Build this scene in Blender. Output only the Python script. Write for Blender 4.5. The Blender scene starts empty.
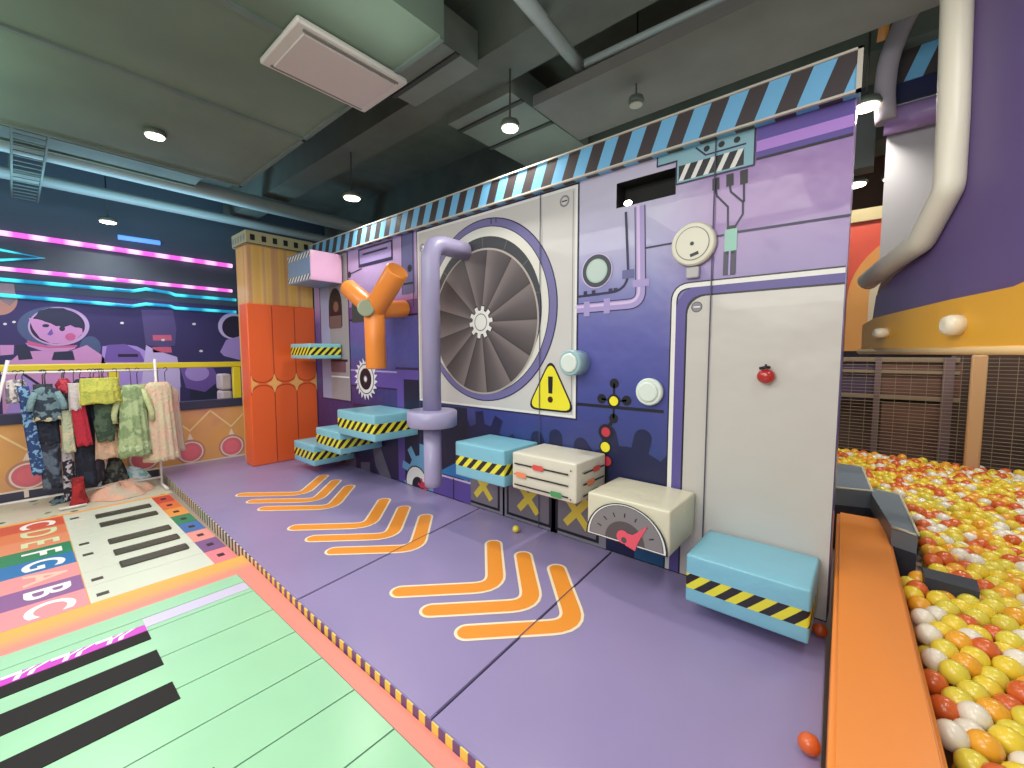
import bpy, bmesh, math, random
from mathutils import Vector, Matrix
random.seed(7)
S=bpy.context.scene
COL=S.collection
PI=math.pi
# ------------------------------------------------------------------ camera
F=423.;CX=512;CY=384
TH=math.atan(31/423.);YAW=math.radians(40.3);CZ=1.6
FW=Vector((-math.sin(YAW)*math.cos(TH),math.cos(YAW)*math.cos(TH),-math.sin(TH)))
RT=Vector((math.cos(YAW),math.sin(YAW),0)); UP=RT.cross(FW)
cam=bpy.data.cameras.new('camera'); co=bpy.data.objects.new('camera',cam); COL.objects.link(co)
cam.sensor_width=36; cam.lens=F/1024*36; cam.clip_start=.02
co.location=(0,0,CZ)
co.rotation_euler=Matrix((RT,UP,-FW)).transposed().to_euler()
S.camera=co
EYE=Vector((0,0,CZ))
def ray(x,y): return FW+(x-CX)/F*RT+(CY-y)/F*UP
def hit(x,y,ax,v):                     # where a sight line meets a wall or floor plane
    d=ray(x,y); t=(v-EYE[ax])/d[ax]; return EYE+t*d
def hitp(x,y,P,n):
    d=ray(x,y); t=(P-EYE).dot(n)/d.dot(n); return EYE+t*d
def proj(p):
    q=Vector(p)-EYE; z=q.dot(FW)
    if z<=.05: return None
    return (CX+F*q.dot(RT)/z, CY-F*q.dot(UP)/z, z)
D=2.855      # plane of the big printed wall
MZ=.10       # top of the purple mat
# ------------------------------------------------------------------ materials
def lin(c):
    g_=.3*c[0]+.59*c[1]+.11*c[2]; c=tuple(g_+(v-g_)*.94 for v in c)
    return tuple(((v/255)/12.92 if v/255<=.04045 else ((v/255+.055)/1.055)**2.4) for v in c)+(1,)
MATS={}
def mat(name,c,rough=.5,bump=0,bscale=8,spec=.5,metal=0,emit=0,var=0,coat=0,vscale=3):
    if name in MATS: return MATS[name]
    m=bpy.data.materials.new(name); m.use_nodes=True; nt=m.node_tree; N=nt.nodes; L=nt.links
    b=N['Principled BSDF']; b.inputs['Base Color'].default_value=lin(c); b.inputs['Roughness'].default_value=rough
    b.inputs['Metallic'].default_value=metal; b.inputs['Specular IOR Level'].default_value=spec
    b.inputs['Coat Weight'].default_value=coat
    if emit:
        b.inputs['Emission Color'].default_value=lin(c); b.inputs['Emission Strength'].default_value=emit
    tc=N.new('ShaderNodeTexCoord')
    if bump:
        n=N.new('ShaderNodeTexNoise'); n.inputs['Scale'].default_value=bscale; n.inputs['Detail'].default_value=3
        L.new(tc.outputs['Object'],n.inputs['Vector'])
        bp=N.new('ShaderNodeBump'); bp.inputs['Strength'].default_value=bump; bp.inputs['Distance'].default_value=.03
        L.new(n.outputs['Fac'],bp.inputs['Height']); L.new(bp.outputs['Normal'],b.inputs['Normal'])
    if var:
        n=N.new('ShaderNodeTexNoise'); n.inputs['Scale'].default_value=vscale; n.inputs['Detail'].default_value=4
        L.new(tc.outputs['Object'],n.inputs['Vector'])
        r=N.new('ShaderNodeMapRange'); r.inputs['From Min'].default_value=.3; r.inputs['From Max'].default_value=.7
        r.inputs['To Min'].default_value=1-var; r.inputs['To Max'].default_value=1+var
        h=N.new('ShaderNodeHueSaturation'); h.inputs['Color'].default_value=lin(c)
        L.new(n.outputs['Fac'],r.inputs['Value']); L.new(r.outputs['Result'],h.inputs['Value']); L.new(h.outputs['Color'],b.inputs['Base Color'])
    MATS[name]=m; return m
def nodes(m): return m.node_tree.nodes,m.node_tree.links,m.node_tree.nodes['Principled BSDF']
def mth(N,L,op,a,b=None,c=None):
    n=N.new('ShaderNodeMath'); n.operation=op
    for i,v in enumerate((a,b,c)):
        if v is None: continue
        if isinstance(v,(int,float)): n.inputs[i].default_value=v
        else: L.new(v,n.inputs[i])
    return n.outputs[0]
def mixc(N,L,f,a,b):
    n=N.new('ShaderNodeMix'); n.data_type='RGBA'
    if isinstance(f,(int,float)): n.inputs[0].default_value=f
    else: L.new(f,n.inputs[0])
    for i,v in ((6,a),(7,b)):
        if isinstance(v,tuple): n.inputs[i].default_value=v
        else: L.new(v,n.inputs[i])
    return n.outputs[2]
def xyz(N,L):
    tc=N.new('ShaderNodeTexCoord'); s=N.new('ShaderNodeSeparateXYZ'); L.new(tc.outputs['Object'],s.inputs[0]); return s.outputs[0],s.outputs[1],s.outputs[2]
def ramp(N,L,f,stops,interp='LINEAR'):
    r=N.new('ShaderNodeValToRGB'); r.color_ramp.interpolation=interp
    e=r.color_ramp.elements
    e[0].position=stops[0][0]; e[0].color=lin(stops[0][1]); e[1].position=stops[-1][0]; e[1].color=lin(stops[-1][1])
    for p,c in stops[1:-1]:
        k=e.new(p); k.color=lin(c)
    L.new(f,r.inputs[0]); return r.outputs[0]
def hazard_mat(name,base,zlo,zhi,c1,c2,period,slant=1.0,extra=None):
    m=mat(name,base,.34,.4,6,coat=.12); N,L,b=nodes(m); x,y,z=xyz(N,L)
    s=mth(N,L,'ADD',x,y); s=mth(N,L,'SUBTRACT',s,mth(N,L,'MULTIPLY',z,slant))
    f=mth(N,L,'FRACT',mth(N,L,'DIVIDE',mth(N,L,'ADD',s,20),period)); st=mth(N,L,'GREATER_THAN',f,.5)
    col=mixc(N,L,st,lin(c1),lin(c2))
    band=mth(N,L,'MULTIPLY',mth(N,L,'GREATER_THAN',z,zlo),mth(N,L,'LESS_THAN',z,zhi))
    if extra:
        b2=mth(N,L,'MULTIPLY',mth(N,L,'GREATER_THAN',z,extra[0]),mth(N,L,'LESS_THAN',z,extra[1])); band=mth(N,L,'MAXIMUM',band,b2)
    L.new(mixc(N,L,band,lin(base),col),b.inputs['Base Color']); return m
# ------------------------------------------------------------------ geometry helpers
class MB:
    def __init__(s): s.bm=bmesh.new(); s.mats=[]
    def mi(s,m):
        if m not in s.mats: s.mats.append(m)
        return s.mats.index(m)
    def face(s,pts,m,smooth=False):
        try: f=s.bm.faces.new([s.bm.verts.new(p) for p in pts])
        except ValueError: return
        f.material_index=s.mi(m); f.smooth=smooth; return f
    def box(s,a,b,m,bev=0,seg=2,M=None,puff=0):
        x0,y0,z0=[min(a[i],b[i]) for i in range(3)]; x1,y1,z1=[max(a[i],b[i]) for i in range(3)]
        t=bmesh.new(); bmesh.ops.create_cube(t,size=1)
        for v in t.verts: v.co=Vector(((x0+x1)/2+v.co.x*(x1-x0),(y0+y1)/2+v.co.y*(y1-y0),(z0+z1)/2+v.co.z*(z1-z0)))
        if puff:
            bmesh.ops.subdivide_edges(t,edges=t.edges[:],cuts=5,use_grid_fill=True)
            c=Vector(((x0+x1)/2,(y0+y1)/2,(z0+z1)/2)); h=Vector(((x1-x0)/2,(y1-y0)/2,(z1-z0)/2))
            for v in t.verts:
                q=[(v.co[i]-c[i])/h[i] for i in range(3)]
                for i in range(3):
                    j,k=(i+1)%3,(i+2)%3
                    if abs(q[i])>.99: v.co[i]+=math.copysign(puff*(1-q[j]**2)*(1-q[k]**2),q[i])
            eds=[e for e in t.edges if len(e.link_faces)==2 and e.calc_face_angle(0)>1.0]
            if bev: bmesh.ops.bevel(t,geom=eds,offset=bev,segments=seg,affect='EDGES',profile=.5)
        elif bev: bmesh.ops.bevel(t,geom=t.edges[:],offset=bev,segments=seg,affect='EDGES',profile=.5)
        if M: bmesh.ops.transform(t,matrix=M,verts=t.verts[:])
        t.normal_update(); s.merge(t,m,('box' if not puff else True) if bev else False)
    def merge(s,t,m,smooth):
        i=s.mi(m); mp={}
        for v in t.verts: mp[v]=s.bm.verts.new(v.co)
        for f in t.faces:
            g=s.bm.faces.new([mp[v] for v in f.verts]); g.material_index=i; g.smooth=smooth and (smooth!='box' or max(abs(c_) for c_ in f.normal)<.999)
        t.free()
    def tube(s,pts,r,m,seg=20,cap=True,smooth=True):
        pts=[Vector(p) for p in pts]; n=len(pts); rs=r if isinstance(r,(list,tuple)) else [r]*n
        T=[(pts[min(i+1,n-1)]-pts[max(i-1,0)]).normalized() for i in range(n)]
        u=T[0].orthogonal().normalized(); rings=[]; i0=s.mi(m)
        for i in range(n):
            u=(u-T[i]*u.dot(T[i])).normalized(); w=T[i].cross(u)
            rings.append([s.bm.verts.new(pts[i]+(u*math.cos(2*PI*k/seg)+w*math.sin(2*PI*k/seg))*rs[i]) for k in range(seg)])
        for a,b in zip(rings,rings[1:]):
            for k in range(seg):
                f=s.bm.faces.new([a[k],a[(k+1)%seg],b[(k+1)%seg],b[k]]); f.material_index=i0; f.smooth=smooth
        if cap:
            for rg in (rings[0][::-1],rings[-1]):
                f=s.bm.faces.new(rg); f.material_index=i0
    def rod(s,a,b,r,m,seg=24,bev=.15):     # a padded roll with soft ends
        a=Vector(a);b=Vector(b);d=(b-a).normalized();e=r*bev
        s.tube([a,a+d*.001,a+d*e*.4,a+d*e,b-d*e,b-d*e*.4,b-d*.001,b],[r*.0+r*(1-bev),r*(1-bev*.9),r*(1-bev*.3),r,r,r*(1-bev*.3),r*(1-bev*.9),r*(1-bev)],m,seg)
    def prism(s,poly,off,m,cap2=True,side=None):       # poly: 3D points, off: extrusion vector
        off=Vector(off); a=[s.bm.verts.new(p) for p in poly]; b=[s.bm.verts.new(Vector(p)+off) for p in poly]; i=s.mi(m); j=s.mi(side or m)
        f=s.bm.faces.new(a); f.material_index=i
        f=s.bm.faces.new(b[::-1]); f.material_index=i
        n=len(a)
        for k in range(n):
            f=s.bm.faces.new([a[k],b[k],b[(k+1)%n],a[(k+1)%n]]); f.material_index=j
    def ball(s,c,r,m,seg=16,rings=10,sc=(1,1,1)):
        t=bmesh.new(); bmesh.ops.create_uvsphere(t,u_segments=seg,v_segments=rings,radius=r)
        for v in t.verts: v.co=Vector((v.co.x*sc[0],v.co.y*sc[1],v.co.z*sc[2]))+Vector(c)
        s.merge(t,m,True)
    def build(s,name,parent=None,origin=None,nrm=True,sub=0):
        if nrm: bmesh.ops.recalc_face_normals(s.bm,faces=s.bm.faces[:])
        if origin is not None:
            for v in s.bm.verts: v.co-=Vector(origin)
        me=bpy.data.meshes.new(name); s.bm.to_mesh(me); s.bm.free()
        for m in s.mats: me.materials.append(m)
        o=bpy.data.objects.new(name,me); COL.objects.link(o)
        if origin is not None: o.location=origin
        if parent:
            o.parent=parent
            W_=Vector(parent.location); q=parent.parent
            while q: W_+=Vector(q.location); q=q.parent
            o.location=(Vector(origin) if origin is not None else Vector())-W_
        if sub:
            k=o.modifiers.new('s','SUBSURF'); k.levels=sub; k.render_levels=sub
        return o
def tag(o,label,cat,group=None):
    o['label']=label; o['category']=cat
    if group: o['group']=group
    return o
def thing(name,label,cat,loc=(0,0,0),group=None):
    o=bpy.data.objects.new(name,None); COL.objects.link(o); o.location=loc; o.empty_display_size=.1
    return tag(o,label,cat,group)
def struct(o): o['kind']='structure'; return o
# ---- flat prints on the back wall (x,z coordinates of the wall; layer = thousandths in front of it)
def G(x,y): p=hit(x,y,1,D); return (p.x,p.z)
def GP(*pts): return [G(*p) for p in pts]
EPS=.0016
class Print(MB):
    def __init__(s,axis='y',plane=D,sgn=-1): super().__init__(); s.axis=axis; s.plane=plane; s.sgn=sgn
    def P(s,u,v,l):
        w=s.plane+s.sgn*EPS*l
        return {'y':(u,w,v),'x':(w,u,v),'z':(u,v,w)}[s.axis]
    def poly(s,pts,m,l=1): s.face([s.P(u,v,l) for u,v in pts],m)
    def disc(s,c,r,m,l=1,n=40,rz=None): s.poly([(c[0]+r*math.cos(2*PI*k/n),c[1]+(rz or r)*math.sin(2*PI*k/n)) for k in range(n)],m,l)
    def line(s,pts,w,m,l=1,cap=True,rnd=False):
        P=[Vector((q[0],q[1])) for q in pts]; P=[q for i,q in enumerate(P) if i==0 or (q-P[i-1]).length>1e-6]; n=len(P)
        D_=[(P[i+1]-P[i]).normalized() for i in range(n-1)]; A=[];B=[]
        for i in range(n):
            d0=D_[max(i-1,0)]; d1=D_[min(i,n-2)]; n0=Vector((-d0.y,d0.x)); n1=Vector((-d1.y,d1.x)); nn_=(n0+n1).normalized()
            k=w/2/max(nn_.dot(n0),.35); A.append(P[i]+nn_*k); B.append(P[i]-nn_*k)
        for i in range(n-1): s.poly([A[i],A[i+1],B[i+1],B[i]],m,l)
        if rnd:
            for p,d,sg in ((P[0],D_[0],-1),(P[-1],D_[-1],1)):
                nv=Vector((-d.y,d.x)); s.poly([p+nv*(w/2*math.cos(PI*t/12))+d*(sg*w/2*math.sin(PI*t/12)) for t in range(13)],m,l)
    def rect(s,u0,v0,u1,v1,m,l=1): s.poly([(u0,v0),(u1,v0),(u1,v1),(u0,v1)],m,l)
def fillet(pts,r,n=6):
    out=[Vector(pts[0])]
    for i in range(1,len(pts)-1):
        p=Vector(pts[i]);a=(Vector(pts[i-1])-p);b=(Vector(pts[i+1])-p)
        ra=min(r,a.length*.49,b.length*.49); A=p+a.normalized()*ra; B=p+b.normalized()*ra
        for k in range(n+1):
            t=k/n; out.append(A*(1-t)**2+p*2*t*(1-t)+B*t*t)
    out.append(Vector(pts[-1])); return out
def gear(c,r,teeth,depth,duty=.5):
    pts=[]
    for k in range(teeth):
        for f,q in ((0,1),(duty*.8,1),(duty,0),(.9,0)):
            a=2*PI*(k+f)/teeth; rr=r if q else r-depth
            pts.append((c[0]+rr*math.cos(a),c[1]+rr*math.sin(a)))
    return pts

# ================================================================== room shell
mb=MB(); mb.box((-9.2,-4.2,-.12),(4.2,9.2,0),mat('floor_beige',(168,150,140),.4,var=.08)); struct(mb.build('floor'))
mb=MB(); mb.box((-9.2,-4.2,4.3),(4.2,9.2,4.4),mat('ceiling_paint',(108,120,112),.8,var=.15)); struct(mb.build('ceiling'))
# --- wall_back: padded printed wall with a dark opening
wm=mat('wall_print',(90,90,160),.32,1.0,2.2,coat=.25); N,L,b=nodes(wm); x,y,z=xyz(N,L)
nz=N.new('ShaderNodeTexNoise'); nz.inputs['Scale'].default_value=.9; tc=N.new('ShaderNodeTexCoord'); L.new(tc.outputs['Object'],nz.inputs['Vector'])
zz=mth(N,L,'DIVIDE',mth(N,L,'ADD',z,mth(N,L,'MULTIPLY',mth(N,L,'SUBTRACT',nz.outputs[0],.5),.5)),3.1)
rA=ramp(N,L,zz,[(0,(30,36,84)),(.28,(40,54,118)),(.42,(66,74,150)),(.54,(92,94,170)),(.66,(128,130,190)),(.76,(168,166,206)),(.90,(190,186,210)),(1,(196,188,216))])
rB=ramp(N,L,zz,[(0,(40,38,90)),(.30,(48,50,112)),(.46,(72,74,146)),(.64,(90,90,166)),(.70,(150,130,190)),(.86,(186,160,210)),(1,(176,158,212))])
rC=ramp(N,L,zz,[(0,(34,36,92)),(.50,(88,78,150)),(.66,(120,98,164)),(.80,(160,126,184)),(1,(148,118,182))])
fl=mth(N,L,'LESS_THAN',x,-3.6)
mr=N.new('ShaderNodeMapRange'); mr.inputs['From Min'].default_value=-1.15; mr.inputs['From Max'].default_value=-.75; L.new(x,mr.inputs['Value'])
L.new(mixc(N,L,fl,mixc(N,L,mr.outputs[0],rA,rC),rB),b.inputs['Base Color'])
h0=G(617,183);h1=G(676,168);h2=G(676,195);h3=G(616,208)
HX0,HX1=-1.46,-1.02; HZ0,HZ1=(h3[1]+h2[1])/2,(h0[1]+h1[1])/2
HX0=(h0[0]+h3[0])/2;HX1=(h1[0]+h2[0])/2
WX0,WX1=-6.15,-.12
mb=MB(); T=.16; blk=mat('dark_recess',(14,14,16),.7)
for a,c in (((WX0,HX0),(MZ,2.93)),((HX1,WX1),(MZ,2.93)),((HX0,HX1),(MZ,HZ0)),((HX0,HX1),(HZ1,2.93))):
    x0,x1=a;z0,z1=c
    mb.face([(x0,D,z0),(x1,D,z0),(x1,D,z1),(x0,D,z1)],wm)
for q in ([(HX0,D,HZ0),(HX0,D,HZ1),(HX0,D+.14,HZ1),(HX0,D+.14,HZ0)],[(HX1,D,HZ0),(HX1,D,HZ1),(HX1,D+.14,HZ1),(HX1,D+.14,HZ0)],
          [(HX0,D,HZ0),(HX1,D,HZ0),(HX1,D+.14,HZ0),(HX0,D+.14,HZ0)],[(HX0,D,HZ1),(HX1,D,HZ1),(HX1,D+.14,HZ1),(HX0,D+.14,HZ1)],
          [(HX0,D+.14,HZ0),(HX1,D+.14,HZ0),(HX1,D+.14,HZ1),(HX0,D+.14,HZ1)]): mb.face(q,blk)
for q in ([(WX1,D,MZ),(WX1,D+T,MZ),(WX1,D+T,2.93),(WX1,D,2.93)],[(WX0,D+T,MZ),(WX1,D+T,MZ),(WX1,D+T,2.93),(WX0,D+T,2.93)],
          [(WX0,D,2.93),(WX1,D,2.93),(WX1,D+T,2.93),(WX0,D+T,2.93)],[(WX0,D,MZ),(WX0,D+T,MZ),(WX0,D+T,2.93),(WX0,D,2.93)]): mb.face(q,wm)
wall=struct(mb.build('wall_back',nrm=False))
K=mat('print_black',(22,22,34),.4); KN=mat('print_navy',(27,30,74),.4); LG=mat('print_light_grey',(200,198,196),.36,.4,2.4,coat=.15)
WH=mat('print_white',(226,226,222),.4); OUT=mat('print_outline',(40,36,76),.4)
LAV=mat('print_lavender',(164,148,206),.4); LAV2=mat('print_lavender_light',(208,184,228),.4); PUR=mat('print_purple',(92,72,158),.4); SLATE=mat('print_slate_blue',(96,98,152),.4)
DK=mat('print_dark_navy',(36,44,88),.4); TEAL=mat('print_teal',(128,176,190),.4); PGREY=mat('print_grey',(128,126,136),.4)
YEL=mat('print_yellow',(236,224,40),.38); RED=mat('print_red',(196,50,72),.4)
# fan panel
p=Print()
def pan(m,l,g=0): p.rect(-3.735-g,1.088-g,-1.765+g,2.875+g,m,l)
pan(OUT,1,.018); pan(WH,2,.004); pan(LG,3,-.018)
p.line([(-1.80,1.12),(-1.80,2.84)],.006,PGREY,3.3)
for c in ((-1.88,2.78),(-3.65,2.70)): p.disc(c,.045,PGREY,3.3); p.disc(c,.03,LG,3.6); p.line([(c[0]-.025,c[1]),(c[0]+.025,c[1])],.01,K,3.9)
p.build('fan_panel_print',wall)
# printed fan
fc=(-2.77,1.985); hc=(-2.79,1.885)
p=Print()
p.disc(fc,.835,OUT,4,80); p.disc(fc,.825,mat('fan_ring_blue',(112,108,160),.4),4.5,80)
p.disc((fc[0]-.01,fc[1]),.765,OUT,5,80); p.disc((fc[0]-.01,fc[1]),.758,mat('fan_ring_pale',(214,214,206),.38),5.5,80)
p.disc((fc[0]-.015,fc[1]-.02),.695,mat('fan_cavity',(60,62,68),.45),6,80)
for a in range(14): # cavity ribs
    t=2*PI*a/14+.2; p.line([(fc[0]+.4*math.cos(t),fc[1]+.4*math.sin(t)),(fc[0]-.015+.69*math.cos(t),fc[1]-.02+.69*math.sin(t))],.008,mat('cavity_rib',(96,98,100),.4),6.4,False)
p.disc(hc,.672,mat('fan_rim',(176,168,160),.4),7,80)
bl=mat('fan_blade_print',(100,90,92),.42); N,L,b=nodes(bl); x,y,z=xyz(N,L)
ang=mth(N,L,'ARCTAN2',mth(N,L,'SUBTRACT',z,hc[1]),mth(N,L,'SUBTRACT',x,hc[0]))
fr=mth(N,L,'FRACT',mth(N,L,'ADD',mth(N,L,'MULTIPLY',ang,13/(2*PI)),20.0))
L.new(ramp(N,L,fr,[(0,(58,52,56)),(.04,(74,68,70)),(.5,(94,86,88)),(.96,(124,114,114)),(1,(58,52,56))]),b.inputs['Base Color'])
p.disc(hc,.655,bl,8,80)
p.poly(gear(hc,.150,10,.04),WH,9.5); p.poly(gear(hc,.160,10,.04),K,9); p.disc(hc,.082,PGREY,10); p.disc(hc,.072,WH,10.5)
# ring clamp
for xx in (-2.66,-2.60): p.line([(xx,2.755),(xx,2.80)],.01,OUT,5.9,False)
p.build('fan_print',wall)
# warning sign
p=Print(); c=G(551,391)
def tri(s,r):
    P0=[(c[0],c[1]+.21*s),(c[0]-.185*s,c[1]-.125*s),(c[0]+.185*s,c[1]-.125*s)]; pts=[]
    P0=[Vector((a,b_)) for a,b_ in P0]
    for i in range(3):
        A,B,C2=P0[i-1],P0[i],P0[(i+1)%3]
        a=B+(A-B).normalized()*r; d=B+(C2-B).normalized()*r
        for k in range(6):
            t=k/5; pts.append(tuple(a*(1-t)**2+B*2*t*(1-t)+d*t*t))
    return pts
p.poly(tri(1.34,.11),K,5); p.poly(tri(1.21,.10),YEL,5.6)
p.poly([(c[0]-.024,c[1]+.12),(c[0]+.024,c[1]+.12),(c[0]+.02,c[1]-.02),(c[0]-.02,c[1]-.02)],K,6.2); p.disc((c[0],c[1]-.07),.026,mat('sign_dot',(70,24,20),.4),6.2)
p.build('warning_sign_print',wall)
# silhouettes low on the wall
p=Print()
def sil(pts,m=KN,l=1): p.poly([G(*q) for q in pts],m,l)
for cx,r,t in ((640,.52,11),(655,.34,9)):
    cc=G(cx,492); cc=(cc[0],.62)
    pts=[]; 
def lobes(cx_,cz_,r,angs,x0_,x1_,m=KN,l=.9):
    pts=[(min(max(cx_+r*math.cos(2*PI*k/60),x0_),x1_),max(cz_+r*math.sin(2*PI*k/60),MZ+.01)) for k in range(60)]; p.poly(pts,m,l)
    for i_,a_ in enumerate(angs):
        t=math.radians(a_); p.line([(cx_+(r-.06)*math.cos(t),cz_+(r-.06)*math.sin(t)),(cx_+(r+.09)*math.cos(t),cz_+(r+.09)*math.sin(t))],.13,m,l+.02+.02*i_,rnd=True)
lobes(-1.33,.42,.50,(52,78,104,130),-1.9,-.99); lobes(-1.95,.40,.42,(60,90,112),-2.2,-1.6,l=1.2)
p.poly([(-1.25,MZ+.01),(-1.02,MZ+.01),(-1.02,.30),(-1.25,.30)],mat('print_deep_teal',(30,84,130),.4),1.6)
sg=gear((-2.78,.55),.5,12,.12,.5); sg=[(min(a,-2.2),min(max(b_,MZ+.01),1.06)) for a,b_ in sg]; p.poly(sg,KN,1)
p.rect(-3.72,MZ+.005,-3.0,1.06,mat('print_midnight',(22,26,58),.4),1.5); p.rect(-5.15,MZ+.005,-3.72,.95,mat('print_plum',(44,34,74),.4),.8)
p.rect(-3.0,MZ+.005,-.99,.38,K,.8)
p.build('gear_shadow_print',wall)
# X plates
p=Print()
for i,(xa,xb) in enumerate(((468,500),(507,552),(556,600))):
    a=G(xa,480)[0]; bx=G(xb,480)[0]; 
    p.rect(a-.05,MZ+.005,bx+.06,.62,PGREY,2); p.rect(a,MZ+.03,bx,.62,K,2.5); p.rect(a+.025,MZ+.055,bx-.025,.595,mat('plate_grey',(120,114,124),.4),3)
    m0=((a+bx)/2,.33); s=.105
    XM=mat('cross_yellow',(224,200,60),.4)
    p.line([(m0[0]-s,m0[1]-s*1.1),(m0[0]+s,m0[1]+s*1.1)],.06,XM,3.5); p.line([(m0[0]-s,m0[1]+s*1.1),(m0[0]+s,m0[1]-s*1.1)],.06,XM,3.6)
p.build('cross_plate_print',wall)
# lower left machine prints
p=Print()
sc=G(366,379); sy=.27
GW=mat('saw_white',(222,220,224),.4)
p.poly([(sc[0]+(sy if k%2 else sy-.07)*math.cos(2*PI*(k+(.5 if k%2 else 0))/40),sc[1]+(sy if k%2 else sy-.07)*math.sin(2*PI*(k+(.5 if k%2 else 0))/40)) for k in range(40)],GW,3); p.disc(sc,.19,K,3.4); p.disc(sc,.178,GW,3.8); p.disc(sc,.135,K,4.2); p.disc(sc,.045,PGREY,4.6); p.disc(sc,.03,GW,5)
p.build('saw_blade_print',wall)
p=Print()
z0,z1=G(398,397)[1],0
# purple frame around a dark panel
a=G(397,370);c2=G(421,372)
p.rect(a[0],MZ+.01,-3.75,a[1]+.02,PUR,2); p.rect(a[0]+.13,MZ+.01,-3.75,a[1]-.10,mat('print_midnight',(22,26,58),.4),2.5)
p.line([(a[0]-.02,a[1]+.02),(-3.75,a[1]+.02)],.025,OUT,2.8)
# ledges left of it
b0=G(345,385);p.rect(-5.2,1.18,a[0],1.38,PUR,1.5); p.line([(-5.2,1.38),(a[0],1.38)],.02,LAV,1.8); p.line([(-5.2,1.18),(a[0],1.18)],.02,OUT,1.8)
# maroon duct, dark green window
p.rect(-5.2,2.02,-3.75,2.20,mat('print_maroon',(96,66,128),.4),1.2); p.line([(-5.2,2.20),(-3.75,2.20)],.03,mat('print_mauve',(168,110,176),.4),1.5); p.line([(-5.2,2.02),(-3.75,2.02)],.02,K,1.5)
q0=G(352,302);q1=G(372,321); p.rect(q0[0],q1[1],q1[0],q0[1],mat('print_dark_green',(52,66,66),.4),2)
# upper left lavender hatch
q0=G(358,238);q1=G(393,258); p.rect(q0[0],q1[1]-.02,q1[0],2.88,OUT,1.5); p.rect(q0[0]+.03,q1[1]+.02,q1[0]-.03,2.86,LAV,2); p.rect(q0[0]+.1,q1[1]+.16,q1[0]-.1,2.84,LAV2,2.5); p.line([(q0[0]+.1,q1[1]+.13),(q1[0]-.1,q1[1]+.13)],.02,OUT,2.6)
p.rect(-4.02,2.25,-3.80,2.9,SLATE,1.5); p.line([(-4.02,2.25),(-4.02,2.9)],.012,OUT,1.8); p.line([(-3.82,2.1),(-3.82,2.9)],.012,OUT,1.8)
p.line([(-5.2,2.60),(-4.85,2.64)],.015,OUT,1.6); p.disc((-5.15,2.60),.04,K,1.8)
p.disc((-3.88,2.52),.04,K,2); p.line([(-4.02,2.36),(-3.82,2.36)],.02,K,2)
p.build('machine_print',wall)
# grey panel with a small arched window
p=Print(); a=-5.98;c2=-5.18
p.rect(a,.95,c2,2.9,OUT,2); p.rect(a+.02,.97,c2-.02,2.9,mat('panel_warm_grey',(150,146,152),.4),2.4)
p.rect(a+.02,.97,a+.28,2.9,mat('panel_pale_blue',(150,158,196),.4),2.7)
ar=[(-5.72,1.95)]+[(-5.54+.18*math.cos(PI-t*PI/10),2.22+.25*math.sin(t*PI/10)) for t in range(11)]+[(-5.36,1.95)]
p.poly(ar,K,3); p.rect(-5.70,1.93,-5.38,2.1,mat('arch_brown',(104,84,84),.4),3.4); p.disc((-5.52,2.22),.07,mat('arch_rust',(120,80,70),.4),3.5)
p.rect(-5.70,1.34,-5.3,1.5,mat('panel_red_grey',(110,84,96),.4),3); p.line([(-5.7,1.28),(-5.22,1.28)],.02,WH,3); p.line([(-5.7,1.5),(-5.25,1.5)],.03,K,3.2)
p.build('arched_panel_print',wall)
# robots feet, blue gear
p=Print()
GR=mat('print_dull_grey',(98,94,112),.4)
sil([(346,448),(356,450),(357,478),(346,474)],GR,2); sil([(372,443),(381,448),(388,468),(394,486),(384,484),(376,466)],GR,2); sil([(361,462),(370,462),(371,482),(362,480)],GR,2)
sil([(352,470),(400,484),(400,492),(352,478)],KN,1.9)
g=G(422,476); BG=mat('print_blue_gear',(96,160,200),.4); gp=gear(g,.36,9,.13,.45); p.poly([(a_,max(b_,MZ+.01)) for a_,b_ in gp],BG,3)
g2=(g[0]-.09,g[1]-.1); 
def cut(c,r,m,l): p.poly([(c[0]+r*math.cos(2*PI*k/40),max(c[1]+r*math.sin(2*PI*k/40),MZ+.008)) for k in range(40)],m,l)
cut(g2,.20,K,3.5); cut(g2,.185,WH,4); cut((g2[0]+.03,g2[1]-.03),.11,K,4.5); p.poly([(a_,max(b_,MZ+.012)) for a_,b_ in gear((g2[0]+.12,g2[1]-.02),.1,7,.04)],RED,5)
p.rect(g[0]+.2,MZ+.01,-2.95,MZ+.22,PUR,4); p.line([(g[0]+.2,MZ+.22),(-2.95,MZ+.22)],.02,LAV2,4.3); p.line([(-3.2,MZ+.01),(-3.2,MZ+.22)],.015,OUT,4.4)
p.poly([(-3.45,MZ+.24),(-2.95,MZ+.24),(-2.95,MZ+.50)],mat('print_bright_blue',(40,120,190),.4),3.6)
p.build('gear_robot_print',wall)
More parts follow.
